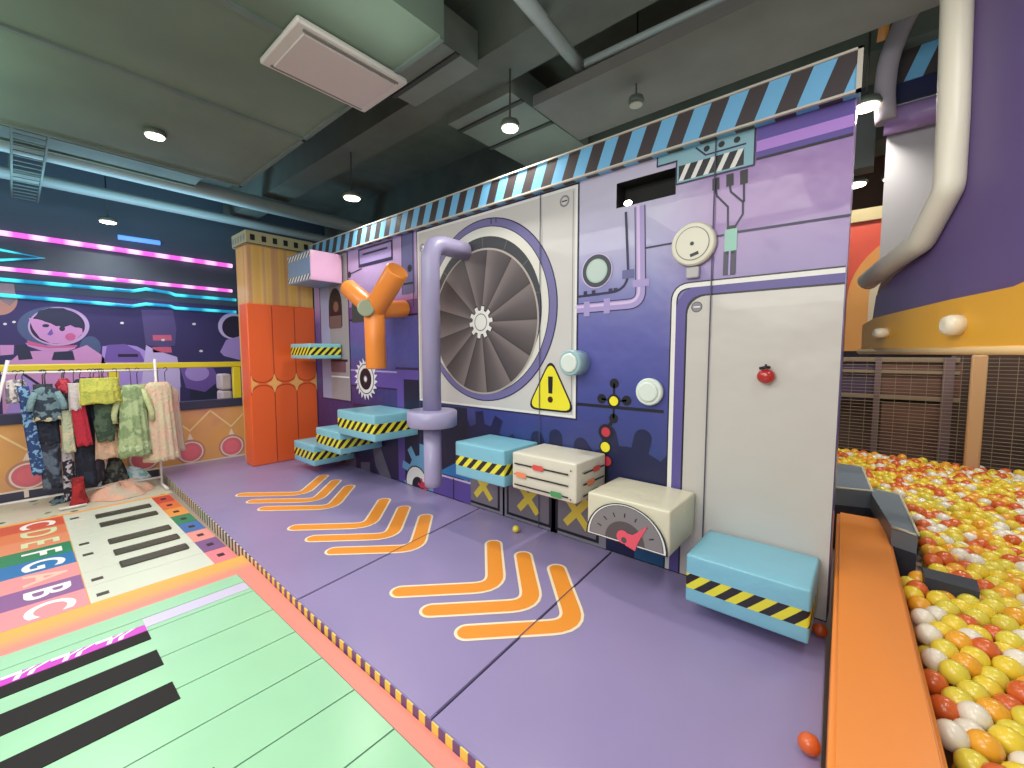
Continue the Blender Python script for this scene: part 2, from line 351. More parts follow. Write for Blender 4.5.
# pipes printed right of the fan panel
p=Print()
path=fillet([Vector((*G(640,206),0)),Vector((*G(641,303),0)),Vector((*G(577,309),0))],.09); path=[(v.x,v.y) for v in path]
p.line(path,.078,OUT,1.6); p.line(path,.064,LAV,2); p.line([(a_-.012,b_+.012) for a_,b_ in path],.020,LAV2,2.4)
for q,dx,dz in ((G(641,283),.12,.05),(G(607,306),.05,.11),(G(587,309),.05,.11)): p.rect(q[0]-dx/2,q[1]-dz/2,q[0]+dx/2,q[1]+dz/2,LAV,2.8)
path=fillet([Vector((*G(626,212),0)),Vector((*G(629,290),0)),Vector((*G(577,297),0))],.14); p.line([(v.x,v.y) for v in path],.018,OUT,2)
p.rect(G(629,274)[0]-.05,G(629,274)[1]-.03,G(629,274)[0]+.04,G(629,274)[1]+.03,SLATE,2.5)
p.build('pipe_print',wall)
p=Print(); c=G(597,271); p.disc(c,.128,LAV2,3); p.disc(c,.120,mat('porthole_dark',(56,66,76),.4),3.4); p.disc(c,.088,mat('porthole_glass',(168,192,182),.3),3.8); p.disc(c,.078,mat('porthole_glass_light',(182,204,196),.3),4.1)
for k in (-.11,-.04,.10,.14): p.rect(c[0]+k,c[1]-.17,c[0]+k+.03,c[1]-.14,OUT,3)
p.build('porthole_print',wall)
# teal plate with black and white bars
p=Print()
q0=G(655,172);q1=G(757,127)
tl=G(655,153);bl_=G(677,184)
X0=G(657,160)[0];X1=G(756,145)[0];ZB=G(752,163)[1]; 
XM_=G(676,170)[0]
p.poly([(XM_,ZB-.02),(X1,ZB-.02),(X1,2.9),(X0,2.9),(X0,HZ1+.03),(XM_,HZ1+.03)],OUT,3)
p.poly([(XM_+.01,ZB-.01),(X1-.01,ZB-.01),(X1-.01,2.9),(X0+.01,2.9),(X0+.01,HZ1+.04),(XM_+.01,HZ1+.04)],TEAL,3.4)
za,zb=ZB,ZB+.095
p.rect(XM_+.02,za,X1-.06,zb,K,3.8)
w=(X1-.06-XM_-.02)/5
for k in range(5):
    u=XM_+.02+k*w; p.poly([(u,za),(u+w*.40,za),(min(u+w*.98,X1-.06),zb),(u+w*.58,zb)],WH,4.2)
p.line([(X0+.25,ZB+.18),(X0+.31,ZB+.118),(X1-.05,ZB+.118)],.010,OUT,3.9)
for k in range(3): p.disc((X1-.27+k*.085,ZB+.155),.018,K,4)
p.build('striped_plate_print',wall)
# cables, capsule
p=Print()
for (ax,ay),(bx,by) in (((716,178),(716,190)),((730,174),(730,186)),((744,170),(744,184))):
    A=G(ax,ay);B=G(bx,by); p.line([A,B],.04,K,2)
p.line(GP((716,190),(717,196),(728,207),(728,231)),.012,OUT,2); p.line(GP((730,186),(731,192),(743,202),(743,214),(733,230)),.012,OUT,2); p.line(GP((744,184),(744,202)),.012,OUT,2)
c=G(731,240); p.line([(c[0],c[1]-.065),(c[0],c[1]+.065)],.068,mat('capsule_green',(128,190,170),.3),3); p.line([(c[0],c[1]-.085),(c[0],c[1]+.085)],.05,K,2.7)
A=G(730,251);B=G(730,275); p.rect(A[0]-.035,B[1],A[0]+.035,A[1],mat('plug_dark',(58,58,80),.4),2.6); p.line([(A[0],A[1]),(A[0],B[1])],.01,LAV,3)
p.line(GP((646,248),(674,243)),.012,OUT,2); p.line(GP((714,237),(724,235)),.012,OUT,2); p.line(GP((738,232),(851,215)),.014,OUT,2)
# purple duct in the top right corner
p.rect(G(757,140)[0],2.72,WX1-.005,2.915,PUR,1.4); p.rect(G(757,140)[0],2.76,WX1-.005,2.82,mat('duct_highlight',(176,128,216),.4),1.8); p.line([(G(757,140)[0],2.72),(WX1-.005,2.72)],.014,K,2)
p.build('cable_print',wall)
# tube and frame round the big pale door panel
p=Print()
xe=WX1-.005; zt=G(845,270)[1]; xl=G(671,420)[0]
path=[(v.x,v.y) for v in fillet([Vector((xe,zt,0)),Vector((xl,zt,0)),Vector((xl,MZ+.01,0))],.10)]
p.line(path,.046,K,1.6); p.line(path,.028,WH,2)
xd=G(685,400)[0]; zd=1.96
path2=[(v.x,v.y) for v in fillet([Vector((xe,zd+.045,0)),Vector((xd-.045,zd+.045,0)),Vector((xd-.045,MZ+.01,0))],.16)]
p.line(path2,.066,mat('door_trim_purple',(90,80,152),.4),1.9)
pts=[(xe,MZ+.01),(xe,zd),(xd+.11,zd)]+[(xd+.11-.11*math.sin(t*PI/12),zd-.11+.11*math.cos(t*PI/12)) for t in range(7)]+[(xd,MZ+.01)]
p.poly([(a_-.012 if a_<xe else a_,b_+.012 if b_>1 else b_) for a_,b_ in pts],K,2.3)
DG=mat('door_panel_grey',(194,190,184),.34,.8,1.8,coat=.2); p.poly(pts,DG,2.7)
c=G(697,307); p.disc(c,.034,K,3.2); p.disc(c,.030,PGREY,3.5); p.line([(c[0]-.02,c[1]),(c[0]+.02,c[1])],.009,WH,3.8)
p.build('door_panel_print',wall)
# seams between the wall's padded panels
p=Print(); SE=mat('seam',(70,66,92),.6)
for sx in (G(541,300)[0],G(708,400)[0]): p.rect(sx-.004,MZ+.01,sx+.004,2.92,SE,11)
p.rect(-3.752,MZ+.01,-3.742,2.92,SE,2)
p.build('panel_seam',wall)
# molecule print
p=Print()
c0=G(614,401)
p.line([(-1.76,1.20),(xl-.05,1.20+.0)],.022,K,1.5)
for dx,dz in ((0,.13),(0,-.13),(-.1,.01),(.1,.01)): p.disc((c0[0]+dx,c0[1]+dz),.036,K,2); p.line([c0,(c0[0]+dx,c0[1]+dz)],.016,K,2)
p.disc(c0,.05,K,2.5); p.disc(c0,.035,YEL,3)
pr=G(606,432);py=G(605.5,447);pd=G(607,461)
p.line([(c0[0],c0[1]-.13),pr,py,pd,(pd[0],.5)],.028,K,2.2)
p.disc(pr,.06,K,2.6); p.disc(pr,.036,RED,3); p.disc(py,.05,K,2.6); p.disc(py,.038,YEL,3); p.disc(pd,.05,K,2.6); p.disc(pd,.036,RED,3)
p.build('molecule_print',wall)
# raised round gauge on the wall
c=G(694.5,245); mb=MB(); cream=mat('gauge_cream',(218,216,196),.35)
mb.tube([(c[0],D,c[1]),(c[0],D-.03,c[1]),(c[0],D-.045,c[1])],[.136,.136,.124],cream,40); o=mb.build('wall_gauge',wall,origin=(c[0],D,c[1])); o['label']='cream round gauge above the pale door panel'
p=Print(plane=D-.045); p.disc(c,.104,mat('gauge_line',(130,130,120),.4),1); p.disc(c,.098,cream,2); p.disc(c,.012,K,3); p.line([(c[0]-.01,c[1]-.075),(c[0]+.04,c[1]-.06)],.02,K,3); p.build('dial_face',o)
mb=MB(); s_=G(692,274); mb.box((c[0]-.04,D-.03,s_[1]-.03),(c[0]+.04,D-.001,c[1]-.14),mat('gauge_stem_metal',(178,176,178),.4),.008); mb.build('stem',o)

# --- header board with slanted stripes
hm=mat('header_stripes',(120,180,220),.35); N,L,b=nodes(hm); x,y,z=xyz(N,L)
f=mth(N,L,'FRACT',mth(N,L,'DIVIDE',mth(N,L,'ADD',mth(N,L,'SUBTRACT',x,mth(N,L,'MULTIPLY',z,.38)),10.005+.10+1.17),.2))
L.new(mixc(N,L,mth(N,L,'GREATER_THAN',f,.5),lin((110,180,226)),lin((66,58,60))),b.inputs['Base Color'])
mb=MB(); mb.box((-6.1,2.79,2.897),(-.11,D-.001,3.10),hm); mb.box((-6.1,D,2.931),(-.11,D+T,3.10),hm)
o=struct(mb.build('trim_1'))
mb=MB(); cr=mat('header_edge',(196,190,176),.4)
for za,zb in ((2.893,2.905),(3.093,3.105)): mb.box((-6.1,2.78,za),(-.10,2.80,zb),cr)
mb.box((-.122,2.78,2.893),(-.10,2.80,3.105),cr); mb.build('edge_strip',o)

# ================================================================== purple mat
mat_p=thing('play_mat','large purple padded floor mat with orange arrows beneath the printed wall','mat',(-3.4,2,0))
PM=mat('mat_vinyl',(146,134,180),.33,.35,1.6,coat=.15,var=.05,vscale=1.2)
def ye(X): return 1.03+max(0,-2.2-X)*.026
em=mat('mat_edge_stripes',(220,200,80),.45); N,L,b=nodes(em); x,y,z=xyz(N,L)
f=mth(N,L,'FRACT',mth(N,L,'DIVIDE',mth(N,L,'ADD',x,20),.085))
near=mixc(N,L,mth(N,L,'GREATER_THAN',f,.5),lin((232,208,84)),lin((104,78,128)))
far=mixc(N,L,mth(N,L,'GREATER_THAN',f,.5),lin((212,208,176)),lin((62,56,70)))
L.new(mixc(N,L,mth(N,L,'LESS_THAN',x,-3.4),near,far),b.inputs['Base Color'])
secs=[((-6.98,-6.98),(-2.605,-2.83)),((-2.595,-2.82),(-1.315,-1.435)),((-1.305,-1.425),(-.032,-.120))]
for (a0,a1),(b0,b1) in secs:
    mb=MB(); g=.002
    q=[(a0,ye(a0)),(b0,ye(b0)),(b1,D-.003),(a1,D-.003)]
    if a0<-6: q=[(a0,ye(a0)),(b0,ye(b0)),(b1,D-.003),(-6.98,D-.003)]
    mb.prism([(u,v,MZ) for u,v in q],(0,0,-.097),PM); 
    bmesh.ops.bevel(mb.bm,geom=[e for e in mb.bm.edges if all(v.co.z>MZ-.001 for v in e.verts)],offset=.004,segments=2,affect='EDGES')
    mb.build('mat_section',mat_p)
mb=MB()
pts=[(-6.98,ye(-6.98)),(-2.6,ye(-2.6)),(-1.31,ye(-1.31)),(-.032,ye(-.032))]
for (xa,ya),(xb,yb) in zip(pts,pts[1:]): mb.prism([(xa,ya,.002),(xb,yb,.002),(xb,yb,MZ-.003),(xa,ya,MZ-.003)],(0,-.006,0),em)
mb.build('striped_edge',mat_p)
AO=mat('arrow_orange',(240,148,44),.4); AW=mat('arrow_outline',(244,226,190),.4)
def chev(xt,xv,xt2,w,l):
    pr=Print('z',MZ,1)
    path=[(v.x,v.y) for v in fillet([Vector((xt,1.50,0)),Vector((xv,1.93,0)),Vector((xt2,2.37,0))],.15,6)]
    pr.line(path,w+.035,AW,l,rnd=True); pr.line(path,w,AO,l+.6,rnd=True)
    pr.build('arrow_print',mat_p)
for base,st,ex,w in ((-5.02,.31,.46,.10),(-3.71,.335,.44,.105),(-2.19,.30,.42,.105)):
    for k in range(3): chev(base+k*st,base+k*st+ex,base+k*st-.01,w,1)

for (ua,ub) in ((-2.60,-2.825),(-1.31,-1.43)):
    pr=Print('z',MZ,1); pr.line([(ua,1.06),(ub,D-.01)],.007,mat('mat_seam',(78,68,104),.6),3); pr.build('seam_line',mat_p)
# ================================================================== padded blocks on the wall
BL=(122,188,210)
def block(name,label,cat,x0,x1,y0,z0,z1,m,group=None,puff=.006,bev=.013):
    c=((x0+x1)/2,(y0+D)/2,(z0+z1)/2); mb=MB()
    mb.box((x0,y0,z0),(x1,D-.019,z1),m,bev,3,puff=puff); o=mb.build(name,origin=c)
    return tag(o,label,cat,group)
HY,HK=(228,222,50),(34,30,34)
hb=hazard_mat('hazard_block',BL,-.055,.03,HY,HK,.105,1.0)
hs=hazard_mat('hazard_step',(124,190,208),-.055,.045,HY,HK,.105,1.0)
g='blue padded blocks with hazard stripes on the wall'
block('padded_step','blue padded block with hazard stripes right below the pale door panel','padded block',-.745,-.165,2.40,.195,.47,hb,g)
block('padded_step','blue padded block with hazard stripes left of the white slider block','padded block',-2.672,-2.115,2.40,.56,.85,hb,g)
block('padded_step','highest of the three staircase blocks beside the grey collared pole','padded block',-4.50,-3.75,2.30,.705,.975,hs,g)
block('padded_step','middle block of the three overlapping blue staircase blocks','padded block',-5.03,-4.46,2.30,.465,.715,hs,g)
block('padded_step','lowest blue staircase block beside the orange pencil pillar','padded block',-5.66,-5.11,2.30,.22,.475,hs,g)
wv=mat('cream_vinyl',(214,210,192),.35,.35,6,coat=.1)
o=block('slider_block','cream padded block printed with red, orange and green sliders','padded block',-2.055,-1.485,2.425,.57,.85,wv)
p=Print('y',2.425-.014,-1)
kk=mat('slider_line',(40,46,48),.4); RG=mat('slider_red',(222,80,74),.4); ORG=mat('slider_orange',(240,138,92),.4); GRN=mat('slider_green',(74,150,92),.4)
def slide(pr,u0,u1,zc,us,m):
    pr.line([(u0,zc),(u1,zc)],.012,kk,1)
    pr.poly([(us-.055,zc),(us-.04,zc+.02),(us+.04,zc+.02),(us+.055,zc),(us+.04,zc-.02),(us-.04,zc-.02)],m,2)
slide(p,-2.02,-1.54,.77,-1.80,RG); slide(p,-2.02,-1.54,.69,-1.96,ORG); slide(p,-2.02,-1.54,.61,-1.64,GRN)
for u in (-1.52,): p.disc((u,.80),.006,kk,1); p.disc((u,.60),.006,kk,1)
p.build('slider_print',o)
p=Print('x',-1.485+.0095,1)
slide(p,2.50,2.80,.77,2.68,RG); slide(p,2.50,2.80,.69,2.60,ORG); slide(p,2.50,2.80,.61,2.66,GRN)
p.build('slider_print',o)
o=block('gauge_block','cream padded block printed with a half-round speed dial','padded block',-1.375,-.835,2.385,.42,.695,mat('cream_vinyl_warm',(212,208,182),.35,.35,6,coat=.1))
p=Print('y',2.385-.012,-1)
def half(r,m,l,rz=None,zb=.435,cx=-1.105): p.poly([(cx+r*math.cos(PI*t/30),zb+(rz or r*.92)*math.sin(PI*t/30)) for t in range(31)],m,l)
half(.268,kk,1,.250,.428); half(.256,WH,1.6,.238,.434); half(.243,kk,2.0,.225,.441); half(.239,mat('dial_grey',(128,124,126),.4),2.4,.220,.443); half(.13,mat('dial_dark',(86,78,80),.4),2.8,.125,.443)
for k in range(1,8):
    t=PI*k/8; p.line([(-1.105+.17*math.cos(t),.445+.15*math.sin(t)),(-1.105+.20*math.cos(t),.445+.176*math.sin(t))],.008,kk,3)
p.build('dial_print',o)
p=Print('y',2.385-.018,-1); PK=mat('needle_coral',(232,84,104),.4)
def Hn(x,y): q=hit(x,y,1,2.367); return (q.x,q.z)
p.disc(Hn(623,537),.042,PK,1); p.disc(Hn(624,540),.018,mat('dial_dark',(86,78,80),.4),1.6); p.poly([Hn(625,545),Hn(635,551),Hn(638,543),Hn(648,526),Hn(633,535),Hn(626,533)],PK,1.3)
p.build('needle',o)
# high pink ended box
ph=hazard_mat('high_block_print',(116,150,190),.10,.165,(226,230,230),(70,84,110),.085,1.0,extra=(-.17,-.105)); 
N,L,b=nodes(ph); x,y,z=xyz(N,L)
old=b.inputs['Base Color'].links[0].from_socket
L.new(mixc(N,L,mth(N,L,'GREATER_THAN',x,.318),old,lin((228,178,214))),b.inputs['Base Color'])
block('hanging_block','pink-ended block with slate striped front high beside the pillar','padded block',-5.97,-5.30,2.43,2.50,2.87,ph,puff=.004,bev=.012)
block('wall_ledge','slim turquoise ledge with hazard stripes below the pink-ended block','ledge',-5.95,-5.38,2.42,1.525,1.72,hazard_mat('hazard_ledge',(126,196,204),-.05,.05,HY,HK,.09,1.0),puff=.003,bev=.012)

# ================================================================== grey collared pole
pole=thing('padded_pole','tall lavender grey padded pole bent into the fan panel','pole',(-2.983,2.41,1.0))
PG=mat('pole_vinyl',(158,152,190),.38,.1,6,coat=.1)
mb=MB(); mb.tube(fillet([(-2.983,2.41,1.09),(-2.983,2.41,2.56),(-2.983,D-.02,2.56)],.16,8),.082,PG,28); mb.build('upright',pole)
mb=MB(); c=Vector((-2.983,2.41,0)); mb.tube([c+Vector((0,0,.945)),c+Vector((0,0,.955)),c+Vector((0,0,1.08)),c+Vector((0,0,1.09))],[.205,.222,.222,.205],PG,40); mb.build('collar',pole)
mb=MB(); mb.tube([(-2.983,2.41,.945),(-2.983,2.41,.45),(-2.983,2.41,.40),(-2.983,2.41,.39)],[.08,.08,.075,.055],PG,28); mb.build('lower_tube',pole)
# ================================================================== orange branched roll
yp=thing('branched_roll','orange padded roll branched like a Y, left of the grey pole','wall pipe',(-3.98,2.47,2.04))
OR=mat('orange_vinyl',(240,140,48),.4,.08,6,coat=.1); J=Vector((-3.98,2.47,2.05))
def at25(x,y,Y=2.47): return hit(x,y,1,Y)
mb=MB(); mb.rod(J+Vector((0,0,.02)),at25(376.5,369),.105,OR); mb.build('stem',yp)
mb=MB(); mb.rod(J,at25(348.5,288),.10,OR); mb.build('arm',yp)
mb=MB(); mb.rod(J,at25(398,270),.112,OR); mb.build('arm',yp)
mb=MB(); mb.rod(J,(-3.98,D-.001,2.09),.092,OR,bev=.05); mb.build('mounting_arm',yp)
mb=MB(); nd=(EYE-J).normalized(); q=hit(366,308,1,2.34); mb.tube([q-nd*.10,q+nd*.02,q+nd*.026],[.084,.084,.07],mat('pale_green_patch',(160,172,142),.45),28); o=mb.build('round_patch',yp); o['label']='pale green round patch'
# ================================================================== wall knobs
def knob(px,py,off,r,label,m,m2):
    c=hit(px,py,1,D-off); mb=MB()
    mb.tube([(c.x,D-.001,c.z),(c.x,D-off+.015,c.z),(c.x,D-off,c.z)],[r*.96,r,r*.9],m,36); o=mb.build('wall_knob',wall,origin=(c.x,D,c.z)); o['label']=label
    mb=MB(); mb.tube([(c.x,D-off,c.z),(c.x,D-off-.01,c.z),(c.x,D-off-.014,c.z)],[r*.74,r*.72,r*.6],m2,36); mb.build('face_disc',o)
kg=mat('knob_mint',(214,226,218),.3)
knob(569,363,.155,.098,'pale mint padded cylinder sticking out beside the yellow warning sign',mat('knob_side_teal',(150,186,192),.35),kg)
knob(648,392,.05,.095,'pale mint round knob left of the white printed tube',mat('knob_pale',(216,228,220),.32),kg)
c=hit(767,376,1,D); mb=MB(); mb.ball((c.x,D-.035,c.z),.047,mat('red_plastic',(180,34,30),.3,coat=.5),24,16,(1,.75,.92)); o=mb.build('red_knob',wall,origin=(c.x,D,c.z)); o['label']='small red tomato-shaped knob in the middle of the pale door panel'
mb=MB(); mb.tube([(c.x-.03,D-.05,c.z+.045),(c.x,D-.06,c.z+.053),(c.x+.02,D-.045,c.z+.052)],.009,K,8); mb.tube([(c.x,D-.05,c.z+.045),(c.x,D-.05,c.z+.07)],.006,K,8); mb.build('leaf',o)
mb=MB(); mb.tube([(c.x,D-.001,c.z),(c.x,D-.03,c.z)],.035,MATS['red_plastic'],16); mb.build('base',o)
# little lamp inside the dark opening
c=hit(628,203,1,D+.03); lt=thing('recess_lamp','small lit lamp in the dark opening above the printed pipe','lamp',(c.x,D+.06,c.z))
mb=MB(); mb.tube([(c.x,D+.10,c.z),(c.x,D+.05,c.z),(c.x,D+.035,c.z-.005)],[.02,.026,.024],K,16); mb.build('housing',lt)
LE=mat('lamp_glow',(255,246,214),.4,emit=9)
mb=MB(); mb.ball((c.x,D+.03,c.z),.024,LE,14,8,(1.3,.6,.8)); mb.build('bulb',lt)
# loose balls
def solo(px,py,z,r,m,label):
    c=hit(px,py,2,z+r); mb=MB(); mb.ball((c.x,c.y,c.z),r,m,24,16); o=mb.build('plastic_ball',origin=tuple(c)); tag(o,label,'ball'); return o
BO=mat('ball_orange',(218,98,40),.32,coat=.3); BY=mat('ball_yellow',(236,206,52),.32,coat=.3); BW=mat('ball_cream',(232,224,206),.32,coat=.3); BG2=mat('ball_lime',(226,208,64),.32,coat=.3); BD=mat('ball_amber',(240,168,40),.32,coat=.3)
solo(809,744,MZ,.037,BO,'orange ball on the purple mat near the orange beam')
solo(820,630,MZ,.035,mat('ball_rust',(190,80,30),.35),'rust orange ball in the corner behind the blue block by the beam')
solo(516,529,MZ,.030,BG2,'lime green ball on the mat below the slider block')

# ================================================================== pencil pillar
pl=thing('pencil_pillar','square padded pillar with yellow wood top and orange pencil wrap','pillar',(-6.55,2.4,0))
wd=mat('pillar_wood',(214,176,90),.42); N,L,b=nodes(wd); x,y,z=xyz(N,L)
n=N.new('ShaderNodeTexNoise'); n.noise_dimensions='1D'; n.inputs['Scale'].default_value=9; L.new(mth(N,L,'ADD',x,y),n.inputs['W'])
L.new(ramp(N,L,n.outputs[0],[(.3,(222,172,84)),(.5,(226,184,100)),(.58,(212,160,110)),(.75,(196,146,92))]),b.inputs['Base Color'])
mb=MB(); mb.box((-6.62,2.03,.101),(-6.19,D-.002,3.0),wd); mb.build('shaft',pl)
og=mat('pencil_orange',(240,98,40),.4,.06,4,coat=.1); og2=mat('pencil_groove',(170,62,34),.5)
zs=hit(250,303,0,-6.15).z
mb=MB(); mb.box((-6.42,1.98,.101),(-6.15,D-.002,zs),og,.012); mb.build('pencil_wrap',pl)
p=Print('x',-6.15,1); zc=hit(280,383,0,-6.15).z; ww=(D-1.99)/3
for k in range(1,3): p.rect(1.99+k*ww-.006,.11,1.99+k*ww+.006,zs-.02,og2,1)
YW=mat('pencil_tip',(240,176,96),.4)
for k in range(0,4):
    u=1.99+k*ww; q=[]
    hw=.10
    for s_ in ((0,1),(1,0),(0,-1),(-1,0)): q.append((u+s_[0]*hw,zc+s_[1]*.13)); q.append((u+.3*hw*(1 if s_ in((0,1),(1,0)) else -1),zc+.3*.13*(1 if s_ in((0,1),(-1,0)) else -1)))
    q=[(min(max(a_,1.995),D-.005),b_) for a_,b_ in q]; p.poly(q,YW,2)
    for sg_ in (1,-1):
        arc=[(u+(ww/2)-(ww/2)*math.cos(PI*t/16),zc+sg_*(.02+.12*(1-math.sin(PI*t/16)))) for t in range(17)]
        if k<3: p.line(arc,.010,og2,1.5,False)
p.build('pencil_print',pl)
cp=mat('cap_cream',(176,172,128),.45); mb=MB(); mb.box((-6.65,2.00,3.0),(-6.13,D-.002,3.165),cp,.004); cpo=mb.build('cap',pl)
p=Print('x',-6.13,1)
for k in range(6): u=2.05+k*.135; p.rect(u,3.045,u+.055,3.12,K,1)
p.rect(2.003,2.998,D-.003,3.008,K,1); p.build('cap_squares',cpo)
p=Print('y',2.00,-1)
for k in range(5): u=-6.62+k*.10; p.rect(u,3.045,u+.05,3.12,PGREY,1)
p.rect(-6.645,2.998,-6.135,3.008,K,1); p.build('cap_squares',cpo)

# ================================================================== low left wall, mural beyond
LX=-7.0
om=mat('low_wall_orange',(226,172,100),.42,.08,3)
N,L,b=nodes(om); x,y,z=xyz(N,L); n=N.new('ShaderNodeTexNoise'); n.inputs['Scale'].default_value=1.6; tcn=N.new('ShaderNodeTexCoord'); L.new(tcn.outputs['Object'],n.inputs['Vector'])
L.new(ramp(N,L,n.outputs[0],[(.35,(230,170,84)),(.55,(224,164,108)),(.7,(206,140,124))]),b.inputs['Base Color'])
mb=MB(); mb.box((LX-.12,-3.5,0),(LX,2.9,.835),om); mb.box((LX-.13,-3.5,.835),(LX+.02,2.9,.945),mat('wall_cap_navy',(52,56,84),.45)); wl=struct(mb.build('wall_left'))
p=Print('x',LX,1); CW=mat('circle_white',(236,220,206),.4); CP=mat('circle_pink',(238,116,130),.42); CHh=mat('circle_halo',(196,136,120),.45)
cs=[hit(232,446,0,LX),hit(191,453,0,LX)]; dy=cs[0].y-cs[1].y; 
for k in range(-1,7):
    cy=cs[0].y-k*dy; cz=cs[0].z; 
    p.disc((cy,cz),.165,CHh,1); p.disc((cy,cz),.142,CW,1.5); p.disc((cy,cz),.125,mat('circle_ring',(226,112,130),.42),2); p.disc((cy,cz),.085,CP,2.5)
    p.poly([(cy-.035,cz+.17),(cy+.035,cz+.17),(cy,cz+.26)],CW,2)
    p.line([(cy-dy/2,.80),(cy,cz+.29),(cy+dy/2,.80)],.02,mat('zigzag_cream',(244,214,150),.4),1.7)
p.rect(-3.4,.095,2.85,.115,CW,1.6); p.rect(-3.4,.005,2.85,.095,mat('skirt_dark',(66,66,88),.45),1.3)
for k in range(20): u=2.7-k*.3; p.rect(u,.02,u+.035,.10,CW,1.8)
p.build('wall_circle_print',wl)
# yellow guard frame standing on the low wall
yf=thing('guard_rail','yellow guard rail frame above the low orange wall behind the clothes','rail',(LX-.06,.5,.945))
YR=mat('yellow_rail',(226,206,40),.4,.05,5); mb=MB(); mb.box((LX-.09,-3.4,1.40),(LX-.01,2.9,1.475),YR,.012); mb.build('top_rail',yf)
for px in (114.5,237):
    c=hit(px,385,0,LX-.04); w_=.045 if px<200 else .05
    mb=MB(); mb.box((LX-.085,c.y-w_,.945),(LX-.015,c.y+w_,1.40),YR,.01); mb.build('post',yf)
mb=MB(); mb.box((LX-.085,-1.3,.945),(LX-.015,-1.2,1.40),YR,.01); mb.build('post',yf)
c=hit(226,383,0,LX-.4); bm_=MB()
for k in range(4): bm_.box((LX-.55,c.y-.09,.3+k*.25),(LX-.3,c.y+.05,.3+k*.25+.24),mat('cushion_ivory',(206,192,196),.5),.03)
bm_.box((LX-.55,c.y-.09,0),(LX-.3,c.y+.05,.3),MATS['cushion_ivory'],.02)
tag(bm_.build('cushion_stack'),'ivory cushion stack behind the yellow rail beside the pillar','cushion stack')
# mural wall
MX=-8.6
mm=mat('mural_navy',(58,52,104),.6,var=.12,vscale=1.0)
mb=MB(); mb.box((MX-.1,-4.1,0),(MX,9,4.3),mat('far_wall_dark',(72,88,104),.7)); wf=struct(mb.build('wall_far'))
p=Print('x',MX,1); p.rect(-4,.01,5,2.42,mm,1)
def M_(x,y): q=hit(x,y,0,MX); return (q.y,q.z)
def mp(pts,m,l): p.poly([M_(*q) for q in pts],m,l)
def zp(pts,ox=0,oy=270,s=8.53): return [(ox+a/s,oy+b_/s) for a,b_ in pts]
MP=mat('mural_pink',(214,152,206),.5); ML=mat('mural_lilac',(176,150,226),.5); MLL=mat('mural_lilac_light',(206,190,240),.5); MT=mat('mural_teal',(76,96,136),.5); MH=mat('mural_hair',(44,50,80),.5); MR=mat('mural_rose',(210,100,150),.5); MK=mat('mural_dark',(44,36,66),.5); MV=mat('mural_violet',(120,92,176),.5)
def ell(cx,cy,rx,ry,n=36,a0=0,a1=360): return [(cx+rx*math.cos(math.radians(a0+(a1-a0)*k/n)),cy+ry*math.sin(math.radians(a0+(a1-a0)*k/n))) for k in range(n+(0 if a1-a0==360 else 1))]
p.build('mural_background',wf)
p=Print('x',MX,1)
mp(zp(ell(0,260,150,125)),mat('mural_planet',(196,140,120),.5),1.8)
mp([(0,283),(14,284),(16,300),(10,306),(0,300)],mat('mural_planet_shade',(150,124,130),.5),2.2)
p.build('planet_print',wf)
p=Print('x',MX,1)
mp(zp([(100,768),(180,700),(300,690),(600,690),(740,640),(860,720),(900,768)]),MP,2); mp([(10,360),(105,360),(112,400),(108,440),(4,440),(2,390)],MP,2)
mp(zp([(130,640),(240,640),(280,760),(160,768)]),MH,2.4); mp(zp([(440,768),(460,700),(620,690),(640,768)]),MH,2.4)
mp(zp(ell(770,660,90,95)),MT,1.9)
mp(zp(ell(455,480,310,170)),MT,2.6); mp(zp(ell(500,480,262,165)),mat('mural_helmet_rim',(200,170,214),.5),3)
mp(zp(ell(490,480,235,150)),MK,3.4)
mp(zp([(245,410),(320,420),(400,440),(480,480),(600,470),(700,500),(705,540),(640,600),(560,630),(430,625),(340,580),(280,500)]),MP,3.8)
mp(zp([(300,400),(330,350),(420,325),(540,325),(640,370),(700,430),(725,495),(640,490),(600,470),(540,490),(450,460),(380,440)]),MH,4.2)
for q in (ell(390,475,30,14),ell(530,500,25,22)): mp(zp(q),MH,4.6)
mp(zp([(440,500),(400,550),(430,560),(455,545)]),MV,4.6); mp(zp(ell(600,570,45,32)),MR,4.4)
mp(zp([(215,620),(300,640),(640,650),(640,670),(560,695),(360,690),(240,650)]),MP,4); mp(zp([(230,600),(420,650),(660,640),(650,660),(420,668),(240,640)]),MR,4.5)
mp(zp([(0,640),(120,640),(115,720),(0,730)]),MP,2.2); mp([(22,373),(30,380),(60,400),(20,420),(5,415)],ML,2.6)
p.line([M_(22,373),M_(50,392)],.03,MK,3)
p.build('astronaut_print',wf)
p=Print('x',MX,1)
mp(zp([(0,640),(60,638),(140,650),(200,680),(215,690),(480,750),(500,800),(520,1000),(0,1000),(-160,800),(-150,650)],120),ML,2)
mp([(146,345),(155,350),(177,357),(180,372),(180,440),(135,440)],MLL,2.4); mp([(107,345),(125,344),(140,352),(145,362),(104,362)],MV,2.2)
p.rect(M_(118,356)[0],M_(118,357)[1],M_(138,356)[0],M_(118,354)[1],MK,3)
mp([(180,368),(212,366),(220,380),(205,392),(186,388)],MV,2.4); mp(ell(197,373,12,8),ML,2.8); mp([(190,388),(222,385),(224,400),(190,402)],MH,2.3)
mp(zp([(180,340),(450,340),(480,500),(470,640),(400,660),(220,640)],120),mat('mural_tower',(88,78,130),.5),1.8)
for yy in (335,347): mp([(152.5,yy),(171,yy),(172,yy+5.5),(153,yy+5.5)],mat('mural_coral',(214,100,130),.5),2.4)
